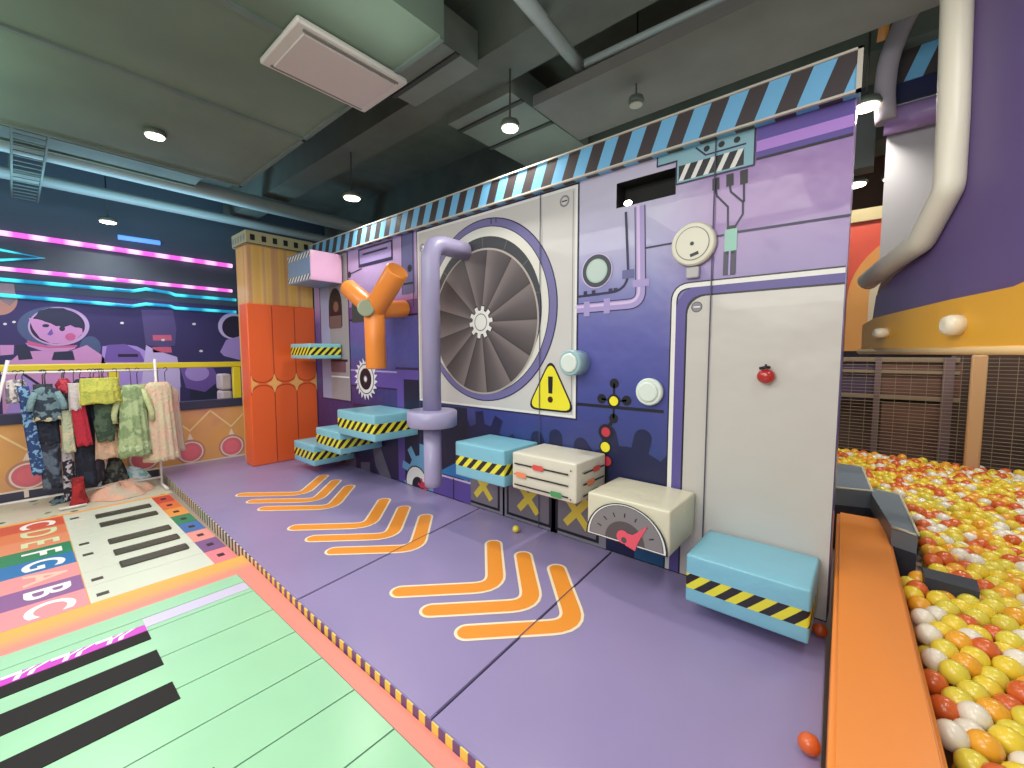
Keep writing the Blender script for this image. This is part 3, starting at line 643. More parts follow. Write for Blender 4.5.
mp(ell(232,326,14,13),MLL,1.9); mp(ell(234,327,12,11),MK,2.3); mp([(220,352),(226,340),(240,336),(240,360),(224,356)],ML,2.5)
for sx,sy in ((122,323),(194,324),(201,351),(163,340),(5,324),(14,322)): mp(ell(sx,sy,2,1.2,10),WH,2.8)
p.build('space_town_print',wf)
# LED bars
def led(pts,m,name,label,group,plane,r=.022,dash=None):
    mb=MB(); P3=[hit(x,y,0,plane) for x,y in pts]
    mb.tube(P3,r,m,10); o=mb.build(name); tag(o,label,'led light',group); return o
LP=mat('led_pink',(250,80,205),.4,emit=1.5); LC=mat('led_cyan',(30,205,225),.4,emit=1.25)
def dashed(m,dark,per):
    N,L,b=nodes(m); x,y,z=xyz(N,L); f=mth(N,L,'PINGPONG',mth(N,L,'DIVIDE',mth(N,L,'ADD',y,20),per),1.0)
    c=ramp(N,L,f,[(0,dark[0]),(.35,dark[0]),(.75,dark[1]),(1,dark[1])]); L.new(c,b.inputs['Emission Color']); L.new(c,b.inputs['Base Color'])
dashed(LP,((226,84,196),(250,176,232)),.16); dashed(LC,((16,120,160),(60,205,215)),.22)
led([(-60,224),(232,266)],LP,'led_bar','upper pink LED bar running towards the pillar','pink led bars',MX+.06,.034)
led([(-60,262.5),(232,291)],LP,'led_bar','lower pink LED bar beneath the first one','pink led bars',MX+.06,.026)
led([(-60,274),(133,291),(146,289),(170,293),(175,295),(236,300)],LC,'led_strip','upper cyan LED strip above the astronaut mural','cyan led strips',MX+.045,.024)
led([(-60,290),(133,306),(146,304),(170,306),(175,308),(236,312)],LC,'led_strip','lower cyan LED strip above the astronaut mural','cyan led strips',MX+.045,.024)
led([(-20,246),(43,258),(-20,261)],LC,'led_strip','cyan LED arrow pointing right above the planet','cyan led strips',MX+.045,.022)

# ================================================================== near piano
pz=.06
pn=thing('floor_piano','green glass floor piano with pink rim along the purple mat','floor piano',(-2,0,0))
rim=mat('piano_rim',(250,140,126),.4); orb=mat('piano_orange',(246,170,74),.4)
GX0,GX1=-3.30,.8; GY0,GY1=-1.2,.928
N,L,b=nodes(rim); x,y,z=xyz(N,L); mr=N.new('ShaderNodeMapRange'); mr.inputs['From Min'].default_value=-3.62; mr.inputs['From Max'].default_value=-3.36; L.new(x,mr.inputs['Value'])
L.new(ramp(N,L,mr.outputs[0],[(0,(246,176,60)),(.55,(250,166,90)),(1,(250,138,124))]),b.inputs['Base Color'])
mb=MB(); mb.prism([(-3.60,GY0-.1,pz-.004),(-3.60,1.058,pz-.004),(-2.3,1.022,pz-.004),(.9,1.022,pz-.004),(.9,GY0-.1,pz-.004)],(0,0,-.055),rim); mb.build('rim',pn)
GK=mat('key_glass_green',(152,206,166),.26,spec=.35,coat=0,var=.03); BK=mat('key_black',(36,35,34),.55,spec=.15)
lines=[GX0,-3.15,-2.985]+[-2.67+.3125*k for k in range(12)]
for a,c2 in zip(lines,lines[1:]):
    mb=MB(); mb.box((a+.0035,GY0,pz-.004),(c2-.0035,GY1,pz+.004),GK,.001,1); mb.build('white_key',pn)
mb=MB(); mb.box((GX0-.005,GY0-.005,pz-.0045),(.765,GY1+.005,pz-.001),mat('piano_gap',(90,120,108),.5)); mb.build('bed',pn)
for a,c2 in ((-2.985,-2.885),(-2.755,-2.595),(-2.425,-2.275),(-1.79,-1.63),(-1.47,-1.31),(-.83,-.67)):
    mb=MB(); mb.box((a,GY0,pz+.003),(c2,.40,pz+.008),BK,.001,1); mb.build('black_key',pn)
# LED matrix strip
mb=MB(); mb.box((-3.065,GY0,pz+.0035),(-2.99,.40,pz+.0075),mat('matrix_magenta',(186,56,180),.35,emit=.3)); s_=mb.build('led_matrix',pn)
p=Print('z',pz+.0075,1); WM=mat('matrix_white',(240,226,246),.35,emit=.4)
for k in range(9):
    u=.34-k*.16
    for du in (0,.045): p.poly([(-3.06,u-du),(-3.03,u-.05-du),(-2.995,u-.06-du),(-2.995,u-.04-du),(-3.03,u-.03-du),(-3.06,u+.022-du)],WM,1)
    p.rect(-3.064,u-.14,-3.04,u-.075,WM,1.2)
p.build('matrix_arrows',s_)
mb=MB(); mb.box((-3.14,.40,pz+.0035),(-3.03,.92,pz+.007),mat('matrix_pale',(200,194,220),.25,emit=.0)); mb.build('led_strip',pn)
# ================================================================== far piano
KX0,KX1=-5.95,-3.70; kw=(KX1-KX0)/8
p2=thing('letter_piano','white keyed floor piano with coloured letter squares beside the rack','floor piano',(-4.8,.5,0))
mb=MB(); mb.box((KX0+.01,.24,.009),(KX1-.01,.895,.0105),mat('key_gap',(120,128,112),.6)); mb.box((-6.02,-1.2,.001),(-3.605,1.06,.010),orb); mb.build('backing',p2)
names='CDEFGABC'
cols=[(214,84,62),(226,126,84),(228,142,104),(34,134,92),(36,118,182),(236,148,150),(140,96,150),(240,146,152)]
cols_r=[(206,70,60),(226,110,60),(236,150,70),(36,130,90),(60,110,176),(232,148,140),(124,88,140),(238,130,140)]
IV=mat('key_ivory',(212,220,204),.3,coat=.2)
for k in range(8):
    a=KX0+k*kw; c2=a+kw
    mb=MB(); mb.box((a+.003,.235,.009),(c2-.003,.90,.016),IV,.001,1); mb.build('white_key',p2)
    mb=MB(); mb.box((a,-1.15,.009),(c2,.23,.014),mat('letter_square_%s'%'abcdefgh'[k],cols[k],.4)); lo=mb.build('letter_square',p2)
    cu=bpy.data.curves.new('t','FONT'); cu.body=names[k]; cu.size=.30; cu.offset=.006; cu.align_x='CENTER'; cu.align_y='CENTER'
    to=bpy.data.objects.new('t',cu); COL.objects.link(to); bpy.context.view_layer.update()
    me=bpy.data.meshes.new_from_object(to.evaluated_get(bpy.context.evaluated_depsgraph_get())); bpy.data.objects.remove(to)
    lc=(244,240,236) if k in (0,3,4,6,7) else ((214,226,176) if k in(1,2) else (246,196,176))
    me.materials.clear(); me.materials.append(mat('letter_%d'%sum(lc),lc,.4)); me.name='letter'
    le=bpy.data.objects.new('letter',me); COL.objects.link(le); le.parent=lo; le.location=Vector(((a+c2)/2,.055,.0155)); 
    mb=MB(); mb.box((a+.002,.90,.009),(c2-.002,1.055,.013),mat('end_square_%s'%'abcdefgh'[k],cols_r[k],.4)); ro=mb.build('end_square',p2)
    mb=MB(); mb.box(((a+c2)/2-.03,.955,.0125),((a+c2)/2+.03,1.0,.0145),mat('mark_brown',(60,30,40),.5)); mb.build('end_mark',ro)
for xc in (-5.645,-5.335,-4.80,-4.50,-4.21):
    mb=MB(); mb.box((xc-.062,.435,.0155),(xc+.062,.845,.021),mat('key_olive_black',(66,64,56),.35),.012,2); mb.build('black_key',p2)
for k in (0,3,4,6,7):
    mb=MB(); mb.box((KX0+k*kw+.16,.27,.0155),(KX0+k*kw+.21,.33,.0175),mat('key_olive_black',(66,64,56),.35)); mb.build('key_mark',p2)
# patterned strip near the wall
pf=mat('floor_strip',(190,200,176),.45); N,L,b=nodes(pf); v=N.new('ShaderNodeTexVoronoi'); v.inputs['Scale'].default_value=7; tcn=N.new('ShaderNodeTexCoord'); L.new(tcn.outputs['Object'],v.inputs['Vector'])
L.new(ramp(N,L,v.outputs['Distance'],[(.0,(70,84,80)),(.2,(90,100,90)),(.28,(196,206,180)),(.6,(206,196,176))]),b.inputs['Base Color'])
mb=MB(); mb.box((-6.98,-1.2,.001),(-6.03,1.1,.008),pf); tag(mb.build('patterned_mat'),'thin pale patterned floor mat under the clothes rack','mat')

# ================================================================== clothes rack
RX=-6.42; RZ=1.40
rk=thing('clothes_rack','white metal clothes rack standing before the low orange wall','clothes rack',(RX,.5,.0))
RM=mat('rack_white',(226,222,222),.35); ra,rb=-.03,1.08
for yy,yf_ in ((ra,-.34),(rb,rb)):
    mb=MB(); mb.tube([(RX,yf_,.03),(RX,yy,RZ+.13)],.014,RM,10); mb.build('upright',rk)
    mb=MB(); mb.tube([(RX-.22,yf_,.03),(RX+.26,yf_,.03)],.014,RM,10); mb.build('foot',rk)
for zz_,xx in ((RZ,RX),(RZ+.0,RX-.16)):
    mb=MB(); mb.tube([(xx,ra-.05,zz_),(xx,rb+.03,zz_)],.011,RM,10); mb.build('hanging_rail',rk)
for yy in (ra,rb):
    mb=MB(); mb.tube([(RX-.17,yy,RZ),(RX+.01,yy,RZ)],.010,RM,8); mb.build('cross_piece',rk)
mb=MB(); mb.tube([(RX,ra-.28,.12),(RX,rb,.12)],.011,RM,10); mb.build('lower_bar',rk)
mb=MB(); mb.tube([(RX+.26,.22,.03),(RX+.26,.42,.03)],.012,RM,8); mb.build('front_bar',rk)
HG=mat('hanger_plastic',(60,52,60),.4)
def cloth(mb,yc,zt,zb,prof,depth,m,xc,rip=7,amp=.10,ph=0,lean=0,rows=22,seg=56):
    """closed hanging cloth with vertical folds; prof=[(t,halfwidth)]"""
    i=mb.mi(m); rings=[]
    for r in range(rows+1):
        t=r/rows
        for (t0,w0),(t1,w1) in zip(prof,prof[1:]):
            if t<=t1+1e-6: w=w0+(w1-w0)*(t-t0)/max(t1-t0,1e-6); break
        ring=[]
        for k in range(seg):
            a=2*PI*k/seg; rp=1+amp*min(1,t*2.2+.15)*math.sin(rip*a+ph+t*1.3)+amp*.5*math.sin(rip*2.3*a+ph*2+t*4)
            dz=.012*math.sin(5*a+ph)*t
            d=depth*(.55+.45*min(1,t*2))*(.6+.4*min(1,w/.12))
            ring.append(mb.bm.verts.new((xc+d*math.sin(a)*rp,yc+lean*t+w*math.cos(a)*(.7+.3*rp),zt+(zb-zt)*t+dz)))
        rings.append(ring)
    for a_,b_ in zip(rings,rings[1:]):
        for k in range(seg):
            f=mb.bm.faces.new([a_[k],a_[(k+1)%seg],b_[(k+1)%seg],b_[k]]); f.material_index=i; f.smooth=True
    f=mb.bm.faces.new(rings[0][::-1]); f.material_index=i; f=mb.bm.faces.new(rings[-1]); f.material_index=i
def fab(name,c,c2=None,scale=14,thr=.5,soft=.03):
    m=mat('fabric_'+name,c,.85,.5,40)
    if c2:
        N,L,b=nodes(m); n=N.new('ShaderNodeTexNoise'); n.inputs['Scale'].default_value=scale; n.inputs['Detail'].default_value=2; tcn=N.new('ShaderNodeTexCoord'); L.new(tcn.outputs['Object'],n.inputs['Vector'])
        L.new(ramp(N,L,n.outputs[0],[(thr-soft,c),(thr+soft,c2)]),b.inputs['Base Color'])
    return m
GCOUNT=[0]
def garment(name,label,cat,x0,x1,yt,yb,prof,m,kind='dress',depth=.05,extra=None,dx=0,rip=7,amp=.1,lean=0):
    gx=RX+.03+dx
    A=hit(x0,(yt+yb)/2,0,gx); B=hit(x1,(yt+yb)/2,0,gx); yc=(A.y+B.y)/2; hw=(B.y-A.y)/2
    zt=hit((x0+x1)/2,yt,0,gx).z; zb=hit((x0+x1)/2,yb,0,gx).z; zt=min(zt,RZ-.06)
    GCOUNT[0]+=1; ph=GCOUNT[0]*1.7
    t=thing(name,label,cat,(gx,yc,zt),'clothes hanging on the rack')
    mb=MB(); cloth(mb,yc,zt,zb,[(a_,w*hw) for a_,w in prof],depth,m,gx,rip,amp,ph,lean); mb.build({'dress':'body','trousers':'waist'}.get(kind,'body'),t)
    if extra: extra(t,gx,yc,hw,zt,zb)
    mb=MB(); rx=RX if dx<.0 else RX
    hk=[(rx,yc-.018,RZ+.012),(rx,yc-.012,RZ+.024),(rx,yc,RZ+.03),(rx,yc+.014,RZ+.022),(rx,yc+.016,RZ+.005),(gx,yc,RZ-.03),(gx,yc,zt-.02)]
    mb.tube(hk,.004,HG,6); 
    w=min(hw*.7,.17); mb.tube([(gx,yc-w,zt-.05),(gx,yc,zt-.005),(gx,yc+w,zt-.05)],.006,HG,6); mb.build('hanger',t)
    return t
def sleeves(m,L=.5,s=.32,out=.25,m2=None):
    def f(t,gx,yc,hw,zt,zb):
        for sg_ in (-1,1):
            mb=MB(); l=(zt-zb)*L
            a=Vector((gx+.01,yc+sg_*hw*.62,zt-.05)); pts=[a,a+Vector((.01,sg_*hw*out*.6,-l*.4)),a+Vector((.015,sg_*hw*out,-l*.75)),a+Vector((.015,sg_*hw*out,-l))]
            mb.tube(pts,[hw*s*.9,hw*s,hw*s*.95,hw*s*.9],m,14); mb.build('sleeve',t)
    return f
def band(m,z0f,z1f,wf,name='trim_band',dp=.058):
    def f(t,gx,yc,hw,zt,zb):
        mb=MB(); cloth(mb,yc,zt+(zb-zt)*z0f,zt+(zb-zt)*z1f,[(0,wf*hw),(1,wf*hw*1.08)],dp,m,gx,7,.1,3); mb.build(name,t)
    return f
def both(*fs):
    def f(*a):
        for g_ in fs: g_(*a)
    return f
dress=[(0,.5),(.06,.78),(.3,.78),(.45,.82),(1,1)]; coat=[(0,.3),(.06,.72),(.5,.78),(1,.85)]; strip=[(0,.8),(1,1)]; skirt=[(0,.82),(.2,.85),(1,1)]
def cylinderish(): return [(0,.6),(.1,.9),(1,1)]
ND=fab('navy',(28,32,48),(36,46,66),10); 
garment('fluffy_vest','white and grey fluffy vest at the left end of the rack','vest',2,30,371,402,coat,fab('fluffy',(214,206,206),(120,120,130),26),depth=.07,amp=.16,rip=11)
garment('spotted_scarf','long blue scarf with pale blue spots near the left end','scarf',19,34,386,476,strip,fab('blue_spot',(44,72,128),(130,180,220),22,.55),depth=.03,dx=.05,lean=.06)
garment('printed_shirt','teal grey t-shirt with a dark chest print','shirt',29,64,387,420,[(0,.3),(.1,.8),(.4,.78),(1,.8)],fab('teal_shirt',(110,140,150),(46,60,76),14,.5),extra=both(sleeves(fab('teal_shirt_plain',(122,156,164)),.55,.24,.35),band(fab('cream_hem',(188,184,150)),.86,1.0,.8,'hem')),dx=.10,depth=.06)
garment('denim_trousers','black and grey denim outfit hanging below the teal shirt','trousers',38,62,419,488,[(0,.8),(.5,.9),(1,.85)],fab('denim',(92,108,128),(44,50,66),7,.5),extra=band(ND,-.05,.35,.92,'waistband'),dx=.03,depth=.06)
garment('cream_skirt','narrow cream skirt between denim and red sleeve','skirt',61,75,410,452,skirt,fab('cream',(206,204,170),(180,190,160),8),dx=.09,depth=.04)
garment('two_tone_jacket','white and red jacket sleeve hanging beside black coat','jacket',66,86,383,446,coat,fab('redwhite',(192,40,62)),extra=both(band(fab('white_top',(204,196,196)),0,.42,.62,'white_yoke',.064)),dx=.12,depth=.045,lean=.05)
garment('long_black_coat','long black coat in the middle of the rack','coat',70,97,379,484,coat,ND,extra=sleeves(ND,.6,.26,.25),depth=.08,dx=.0)
garment('white_edged_gown','dark gown with white edging below the cream skirt','gown',62,76,448,500,skirt,fab('whiteedge',(190,186,196),(40,38,52),18,.5),dx=.02,depth=.04)
garment('black_robe','black robe behind the yellow skirt','robe',84,104,383,482,coat,fab('black2',(34,30,42),(54,44,58),8),depth=.07,dx=-.02)
garment('tutu_skirt','bright yellow-green tutu skirt hung high on the rack','skirt',77,122,378,403,[(0,.85),(.3,.9),(1,.98)],fab('lime',(200,200,84),(180,188,80),12),dx=.14,depth=.09,rip=15,amp=.07)
garment('green_tunic','dark green layered tunic below the yellow-green tutu','tunic',93,116,402,441,[(0,.9),(.4,.8),(.5,1),(1,.75)],fab('forest',(52,74,58),(78,100,80),10),dx=.12,depth=.05)
garment('beige_skirt','beige and peach skirt below the dark green tunic','skirt',94,120,420,458,skirt,fab('beige',(196,166,140),(222,180,150),9),dx=.05,depth=.05,rip=10)
garment('orange_blouse','small orange and black blouse left of the pale green dress','blouse',113,125,398,428,coat,fab('orangeblk',(214,110,76),(40,40,50),16,.5),dx=.09,depth=.05)
garment('pale_green_dress','pale green ruffled dress right of the tutu skirt','dress',116,150,385,456,dress,fab('palegreen',(176,196,144),(140,164,116),9),extra=both(sleeves(fab('palegreen2',(196,208,150)),.45,.2,.5),band(fab('ruffle_green',(188,206,160)),.80,.92,.92,'ruffle',.075)),dx=.11,depth=.075,rip=12,amp=.14)
garment('cream_lace_dress','cream and peach lace dress at the right end of the rack','dress',142,178,382,460,dress,fab('creampeach',(214,200,166),(224,190,164),9),extra=both(band(fab('lace',(226,206,196)),.62,.72,.78,'lace_band',.075),band(fab('lace2',(206,190,160)),.88,.99,1.0,'ruffle',.08)),dx=.05,depth=.085,rip=13,amp=.13)
garment('floral_blouse','pink and blue floral blouse bunched behind the tutu','blouse',74,112,371,384,[(0,.7),(1,1)],fab('floral',(196,90,120),(70,60,110),24,.5),dx=-.08,depth=.05)
garment('red_bow_scarf','red ruffled scarf bunched left of the tutu skirt','scarf',55,72,375,392,[(0,.5),(.5,1),(1,.8)],fab('redbow',(206,70,90),(150,30,50),20,.5),dx=.08,depth=.05,rip=9,amp=.2)
garment('grey_lace_top','grey lace top between the teal shirt and the white yoke','top',56,74,384,424,coat,fab('greylace',(150,150,160),(96,100,116),18),dx=-.04,depth=.05)
garment('sage_dress','sage green dress behind the pale green ruffled dress','dress',120,158,384,450,dress,fab('sage',(150,164,126),(186,190,150),8),dx=-.07,depth=.06,rip=11)
garment('blush_dress','blush pink gauze dress just behind the cream lace dress','dress',150,184,388,452,dress,fab('blush',(216,178,168),(206,192,166),8),dx=-.08,depth=.06,rip=11)
garment('charcoal_skirt','charcoal skirt hanging behind the printed teal shirt','skirt',34,58,384,470,skirt,fab('charcoal',(48,50,58),(66,70,80),8),dx=-.06,depth=.05)
# things lying under the rack
def heap(name,label,cat,x0,x1,zc,rx,h,m,seed,ax=.0):
    c=hit((x0+x1)/2,zc,2,.0); A=hit(x0,zc,2,.0);B=hit(x1,zc,2,.0); ry=(B.y-A.y)/2
    rnd=random.Random(seed); ph=[rnd.uniform(0,6) for _ in range(8)]; mb=MB(); i=mb.mi(m); n=48; R=14; rings=[]
    cx=min(c.x,-6.12)+ax
    for r in range(R+1):
        t=r/R; ring=[]
        for k in range(n):
            a=2*PI*k/n; rr=t*(1+.10*math.sin(3*a+ph[0])+.06*math.sin(7*a+ph[1]))
            z=h*(1-t**3)*(.8+.28*t*math.sin(4*a+ph[2]+t*5)+.12*math.sin(2*a+ph[4]))+.018*math.sin(9*a+ph[3]+t*8)*(1-t)+.012
            ring.append(mb.bm.verts.new((cx+rx*rr*math.cos(a),c.y+ry*rr*math.sin(a),max(z,.010))))
        rings.append(ring)
    for a_,b_ in zip(rings,rings[1:]):
        for k in range(n):
            f=mb.bm.faces.new([a_[k],a_[(k+1)%n],b_[(k+1)%n],b_[k]]); f.material_index=i; f.smooth=True
    f=mb.bm.faces.new([mb.bm.verts.new((v.co.x,v.co.y,.0085)) for v in rings[-1]]); f.material_index=i
    bmesh.ops.remove_doubles(mb.bm,verts=mb.bm.verts[:],dist=.0005)
    return tag(mb.build(name),label,cat)
heap('peach_dress','peach tulle dress lying in a heap under the rack','dress',82,160,495,.24,.15,fab('peach',(224,172,148),(200,180,160),6),3)
o=heap('aqua_cloth','aqua and white cloth heaped on top of the peach dress','cloth',94,152,489,.17,.15,fab('aqua',(136,196,198),(206,222,230),11),5,.05); o.location.z=.10
heap('dark_shoes','dark navy clothes scrap on the floor by the rack foot','cloth',48,78,501,.10,.05,fab('darkheap',(52,50,72),(110,140,150),20),9,.02)
c=hit(79,500,0,RX+.12)
mb=MB(); cloth(mb,c.y,.30,.02,[(0,.045),(.6,.05),(1,.075)],.05,fab('redboot',(178,40,44),(140,28,34),8),RX+.14,5,.08,1); tag(mb.build('red_bag'),'red cloth bag standing under the long black coat','bag')
mb=MB(); cloth(mb,hit(116,470,0,RX).y,.42,.12,[(0,.05),(1,.12)],.05,fab('blackfrill',(40,40,44),(84,90,84),18),RX-.05,9,.15,2); o=mb.build('black_frill'); tag(o,'black frilled cloth hanging behind the aqua heap','cloth')

# ================================================================== orange beam, ball pit
bm_=MB(); bz=.40
q=[(-.005,.55),(-.145,4.0),(.14,4.02),(.275,.55)]
bm_.prism([(u,v,bz) for u,v in q],(0,0,-.398),mat('beam_orange',(232,134,46),.42,.12,3,coat=.05))
bmesh.ops.bevel(bm_.bm,geom=[e for e in bm_.bm.edges if all(v.co.z>bz-.01 for v in e.verts)],offset=.02,segments=3,affect='EDGES')
bm_.bm.normal_update()
for f in bm_.bm.faces: f.smooth=f.calc_area()<.12
tag(bm_.build('padded_beam'),'long orange padded beam between purple mat and ball pit','beam')
bluegrey=mat('grey_pad',(112,124,134),.4,.1,4); dk_pad=mat('dark_pad',(48,54,66),.5); pipe_w=mat('pad_piping',(206,200,176),.5)
def pad(label,pts,zt,zb,split):
    P3=[hit(x,y,2,zt) for x,y in pts]; mb=MB()
    mb.prism(P3,(0,0,-split),bluegrey); t=mb.build('padded_stair',origin=tuple(sum(P3,Vector())/4)); tag(t,label,'padded step')
    mb=MB(); c=sum(P3,Vector())/4; mb.prism([p_+Vector((0,0,-split)) for p_ in P3],(0,0,-(zt-split-zb)),dk_pad); mb.build('base',t)
    mb=MB(); mb.tube([P3[3],P3[2],P3[1],P3[0]],.009,pipe_w,8); mb.build('piping',t)
    return t
pad('blue-grey padded step nearest the orange beam',[(868,488),(900,495),(918,535),(892,527)],.50,.02,.12)
pad('farther blue-grey padded step beside the end of the printed wall',[(838,464),(862,467),(872,491),(830,487)],.52,.02,.14)
pts=[(922,567),(977,580),(980,592),(925,577)]
P3=[hit(x,y,2,.37) for x,y in pts]; mb=MB(); mb.prism(P3,(0,0,-.37),dk_pad); tag(mb.build('padded_edge'),'dark grey padded bar dividing the balls','padded bar')
# balls
R_=.048; sx=.092; rows=[]
BM=[BY,BY,BO,BW,BW,BG2,BD,BO]
sph=[]
for m in (BO,BY,BW,BG2,BD):
    mb=MB(); mb.ball((0,0,0),R_,m,14,9); o_=mb.build('ball_tmp'); sph.append(o_.data); bpy.data.objects.remove(o_)
ballmats=[BO,BY,BW,BG2,BD]; cand=[]
rnd=random.Random(4)
def beamr(Y): return .275-(Y-.55)/(3.47)*.135
j=0; Y=.75
def inside_pad(X,Y):
    for a,b_,c_,d_ in ((.08,.34,3.35,4.55),(-.2,.09,4.1,5.4),):
        if a<X<b_ and c_<Y<d_: return True
    return False
while Y<7.0:
    X=(-.02 if j%2 else .02)-.4
    while X<2.4:
        x_=X+rnd.uniform(-.012,.012); y_=Y+rnd.uniform(-.012,.012); zc=.285+rnd.uniform(-.018,.022)+.012*math.sin(3*x_+2*y_)
        lim=beamr(y_)+.045 if y_<4.07 else -.36
        if x_>lim and not (inside_pad(x_,y_)): cand.append((x_,y_,zc))
        X+=sx
    Y+=sx*.87; j+=1
def pick(y_):
    r=rnd.random()
    w=(.17,.27,.25,.21,.10) if y_<3.3 else (.24,.28,.20,.08,.20)
    s=0
    for i_,q_ in enumerate(w):
        s+=q_
        if r<s: return i_
    return 1
vis=[]
for i_,c in enumerate(cand):
    pr=proj(c)
    if pr and -10<pr[0]<1034 and pr[1]<778 and not (c[1]>D and pr[0]<842): vis.append((pr[2],i_))
vis.sort(); near=set(i_ for _,i_ in vis[:300])
cname=['orange','yellow','cream','greenish yellow','amber']
icov=bmesh.new(); bmesh.ops.create_icosphere(icov,subdivisions=2,radius=R_); V=[v.co.copy() for v in icov.verts]; Fc=[[v.index for v in f.verts] for f in icov.faces]; icov.free()
vs=[];fs=[];mi=[]
for i_,c in enumerate(cand):
    k=pick(c[1])
    if i_ in near:
        o=bpy.data.objects.new('pit_ball',sph[k]); COL.objects.link(o); o.location=c
        o['label']='small %s plastic ball in the nearer part of the ball pit'%cname[k]; o['category']='ball'; o['group']='%s balls in the ball pit'%cname[k]
    else:
        b0=len(vs); vs+= [tuple(v+Vector(c)) for v in V]; fs+=[[b0+q_ for q_ in f] for f in Fc]; mi+=[k]*len(Fc)
for X in range(22):        # the layer below, seen through the gaps
    for Yk in range(63):
        c=(.12+X*.098+(Yk%2)*.048,.78+Yk*.098,.212)
        if c[1]<4.1 and c[0]<beamr(c[1])+.05: continue
        if inside_pad(c[0],c[1]) or c[0]>1.9: continue
        k=pick(c[1]); b0=len(vs); vs+=[tuple(v+Vector(c)) for v in V]; fs+=[[b0+q_ for q_ in f] for f in Fc]; mi+=[k]*len(Fc)
me=bpy.data.meshes.new('ball_bed'); me.from_pydata(vs,[],fs); 
for m in ballmats: me.materials.append(m)
me.polygons.foreach_set('material_index',mi); me.polygons.foreach_set('use_smooth',[True]*len(fs)); me.update()
o=bpy.data.objects.new('ball_bed',me); COL.objects.link(o); tag(o,'mass of orange, yellow and cream balls filling the ball pit','balls'); o['kind']='stuff'
# back of the ball pit: boards, rails, posts, net
BYY=7.25
mb=MB(); mb.box((-1.6,BYY+.45,0),(3.6,BYY+.52,4.29),mat('pit_wall_brown',(84,62,54),.7,var=.3,vscale=1.5)); wb=struct(mb.build('wall_pit'))
def hb_(x,y,Y): return hit(x,y,1,Y)
fb=mat('board_tan',(150,130,104),.6); bp_=mat('board_maroon',(112,76,66),.6,var=.2); bq=mat('board_purple',(74,60,92),.6)
sh=thing('board_fence','brown board fence with tan rails behind the ball pit net','fence',(.2,BYY+.2,0))
for (ya,yb) in ((357,362),(369,375),(392,402)):
    A=hb_(830,ya,BYY+.15);B=hb_(960,yb,BYY+.15); mb=MB(); mb.box((A.x,BYY+.13,B.z),(B.x,BYY+.17,A.z),fb,.005); mb.build('rail',sh)
for (xa,xb,ya,yb,m) in ((880,960,361,402,bp_),(833,880,360,402,bq),(882,945,402,470,bp_)):
    A=hb_(xa,ya,BYY+.2);B=hb_(xb,yb,BYY+.2); mb=MB(); mb.box((A.x,BYY+.18,max(B.z,.02)),(B.x,BYY+.22,A.z),m); mb.build('board',sh)
for xa,xb in ((944,953),(876,880)):
    A=hb_(xa,356,BYY+.12);B=hb_(xb,470,BYY+.12); mb=MB(); mb.box((A.x,BYY+.10,0),(B.x-.05,BYY+.12,A.z),mat('post_mauve',(120,98,104),.6)); mb.build('post',sh)
A=hb_(968,370,6.9);B=hb_(985,468,6.9); mb=MB(); mb.box((A.x+.02,6.88,0),(B.x-.04,6.94,1.58),mat('post_padded_tan',(204,160,112),.55),.02); tag(mb.build('padded_post'),'tan padded post rising from the balls before the net','post')
mb=MB(); nm=mat('net_cord',(150,136,112),.7); zz_=.02
while zz_<1.56: mb.box((-.6,7.05,zz_),(2.6,7.056,zz_+.006),nm); zz_+=.042
xx=-.6
while xx<2.6: mb.box((xx,7.05,0),(xx+.004,7.055,1.56),nm); xx+=.14
tag(mb.build('safety_net'),'tan cord safety net along the far side of the ball pit','net')
# ================================================================== arched panel, far panel, post
AY=4.6
def A3(x,y): q=hit(x,y,1,AY); return (q.x,q.z)
ap=thing('arched_panel','red panel with orange arched window frame beyond the printed wall','panel',(0,AY,1.6))
x0=A3(830,240)[0]; x1=A3(960,240)[0]; zb=A3(848,351)[1]; zt=A3(848,224)[1]
cx0=A3(862,300)[0]; wi=(A3(868,300)[0]); 
arc=[]; ri=.62; ccx=A3(847,300)[0]+.56; 
mb=MB(); RP=mat('arch_red',(232,92,70),.45)
outer=[(x0,zb),(x0,zt),(x1,zt),(x1,zb)]
def archpts(r,zc): return [(ccx+r*math.cos(PI-PI*t/24),zc+r*math.sin(PI-PI*t/24)) for t in range(25)]
zc=A3(848,300)[1]
def ringfill(ro_pts,ri_pts,m,yy,name):
    mb=MB(); n=len(ro_pts)
    for k in range(n-1):
        q=[ro_pts[k],ro_pts[k+1],ri_pts[k+1],ri_pts[k]]
        mb.prism([(u,yy,v) for u,v in q],(0,.04,0),m)
    mb.build(name,ap)
o1=[(ccx-.56,zb)]+archpts(.56,zc)[0:]+[(ccx+.56,zb)]; o2=[(ccx-.42,zb)]+archpts(.42,zc)+[(ccx+.42,zb)]; o3=[(ccx-.37,zb)]+archpts(.37,zc)+[(ccx+.37,zb)]
ob=[]
for u,v in o1:
    dx=u-ccx; 
    ob.append((x0 if dx<-.2 else (x1 if dx>.35 else u), zt if v>zc+.05 else v))
ob=[(x0 if i_<=13 and (u<ccx-.2) else u,v) for i_,(u,v) in enumerate(ob)]
ringfill(ob,o1,RP,AY,'red_board'); ringfill(o1,o2,mat('arch_orange',(244,172,88),.45),AY-.02,'arch_border'); ringfill(o2,o3,mat('arch_cream',(228,214,180),.45),AY-.03,'inner_trim')
mb=MB(); mb.box((x0,AY+.05,0),(x0+.08,AY+.12,zt+.1),MATS['grey_pad']); mb.build('rear_post',ap)
mb=MB(); mb.box((x0,AY-.02,zt),(x1,AY+.05,zt+.10),mat('arch_top_cream',(206,190,140),.45)); mb.build('top_trim',ap)
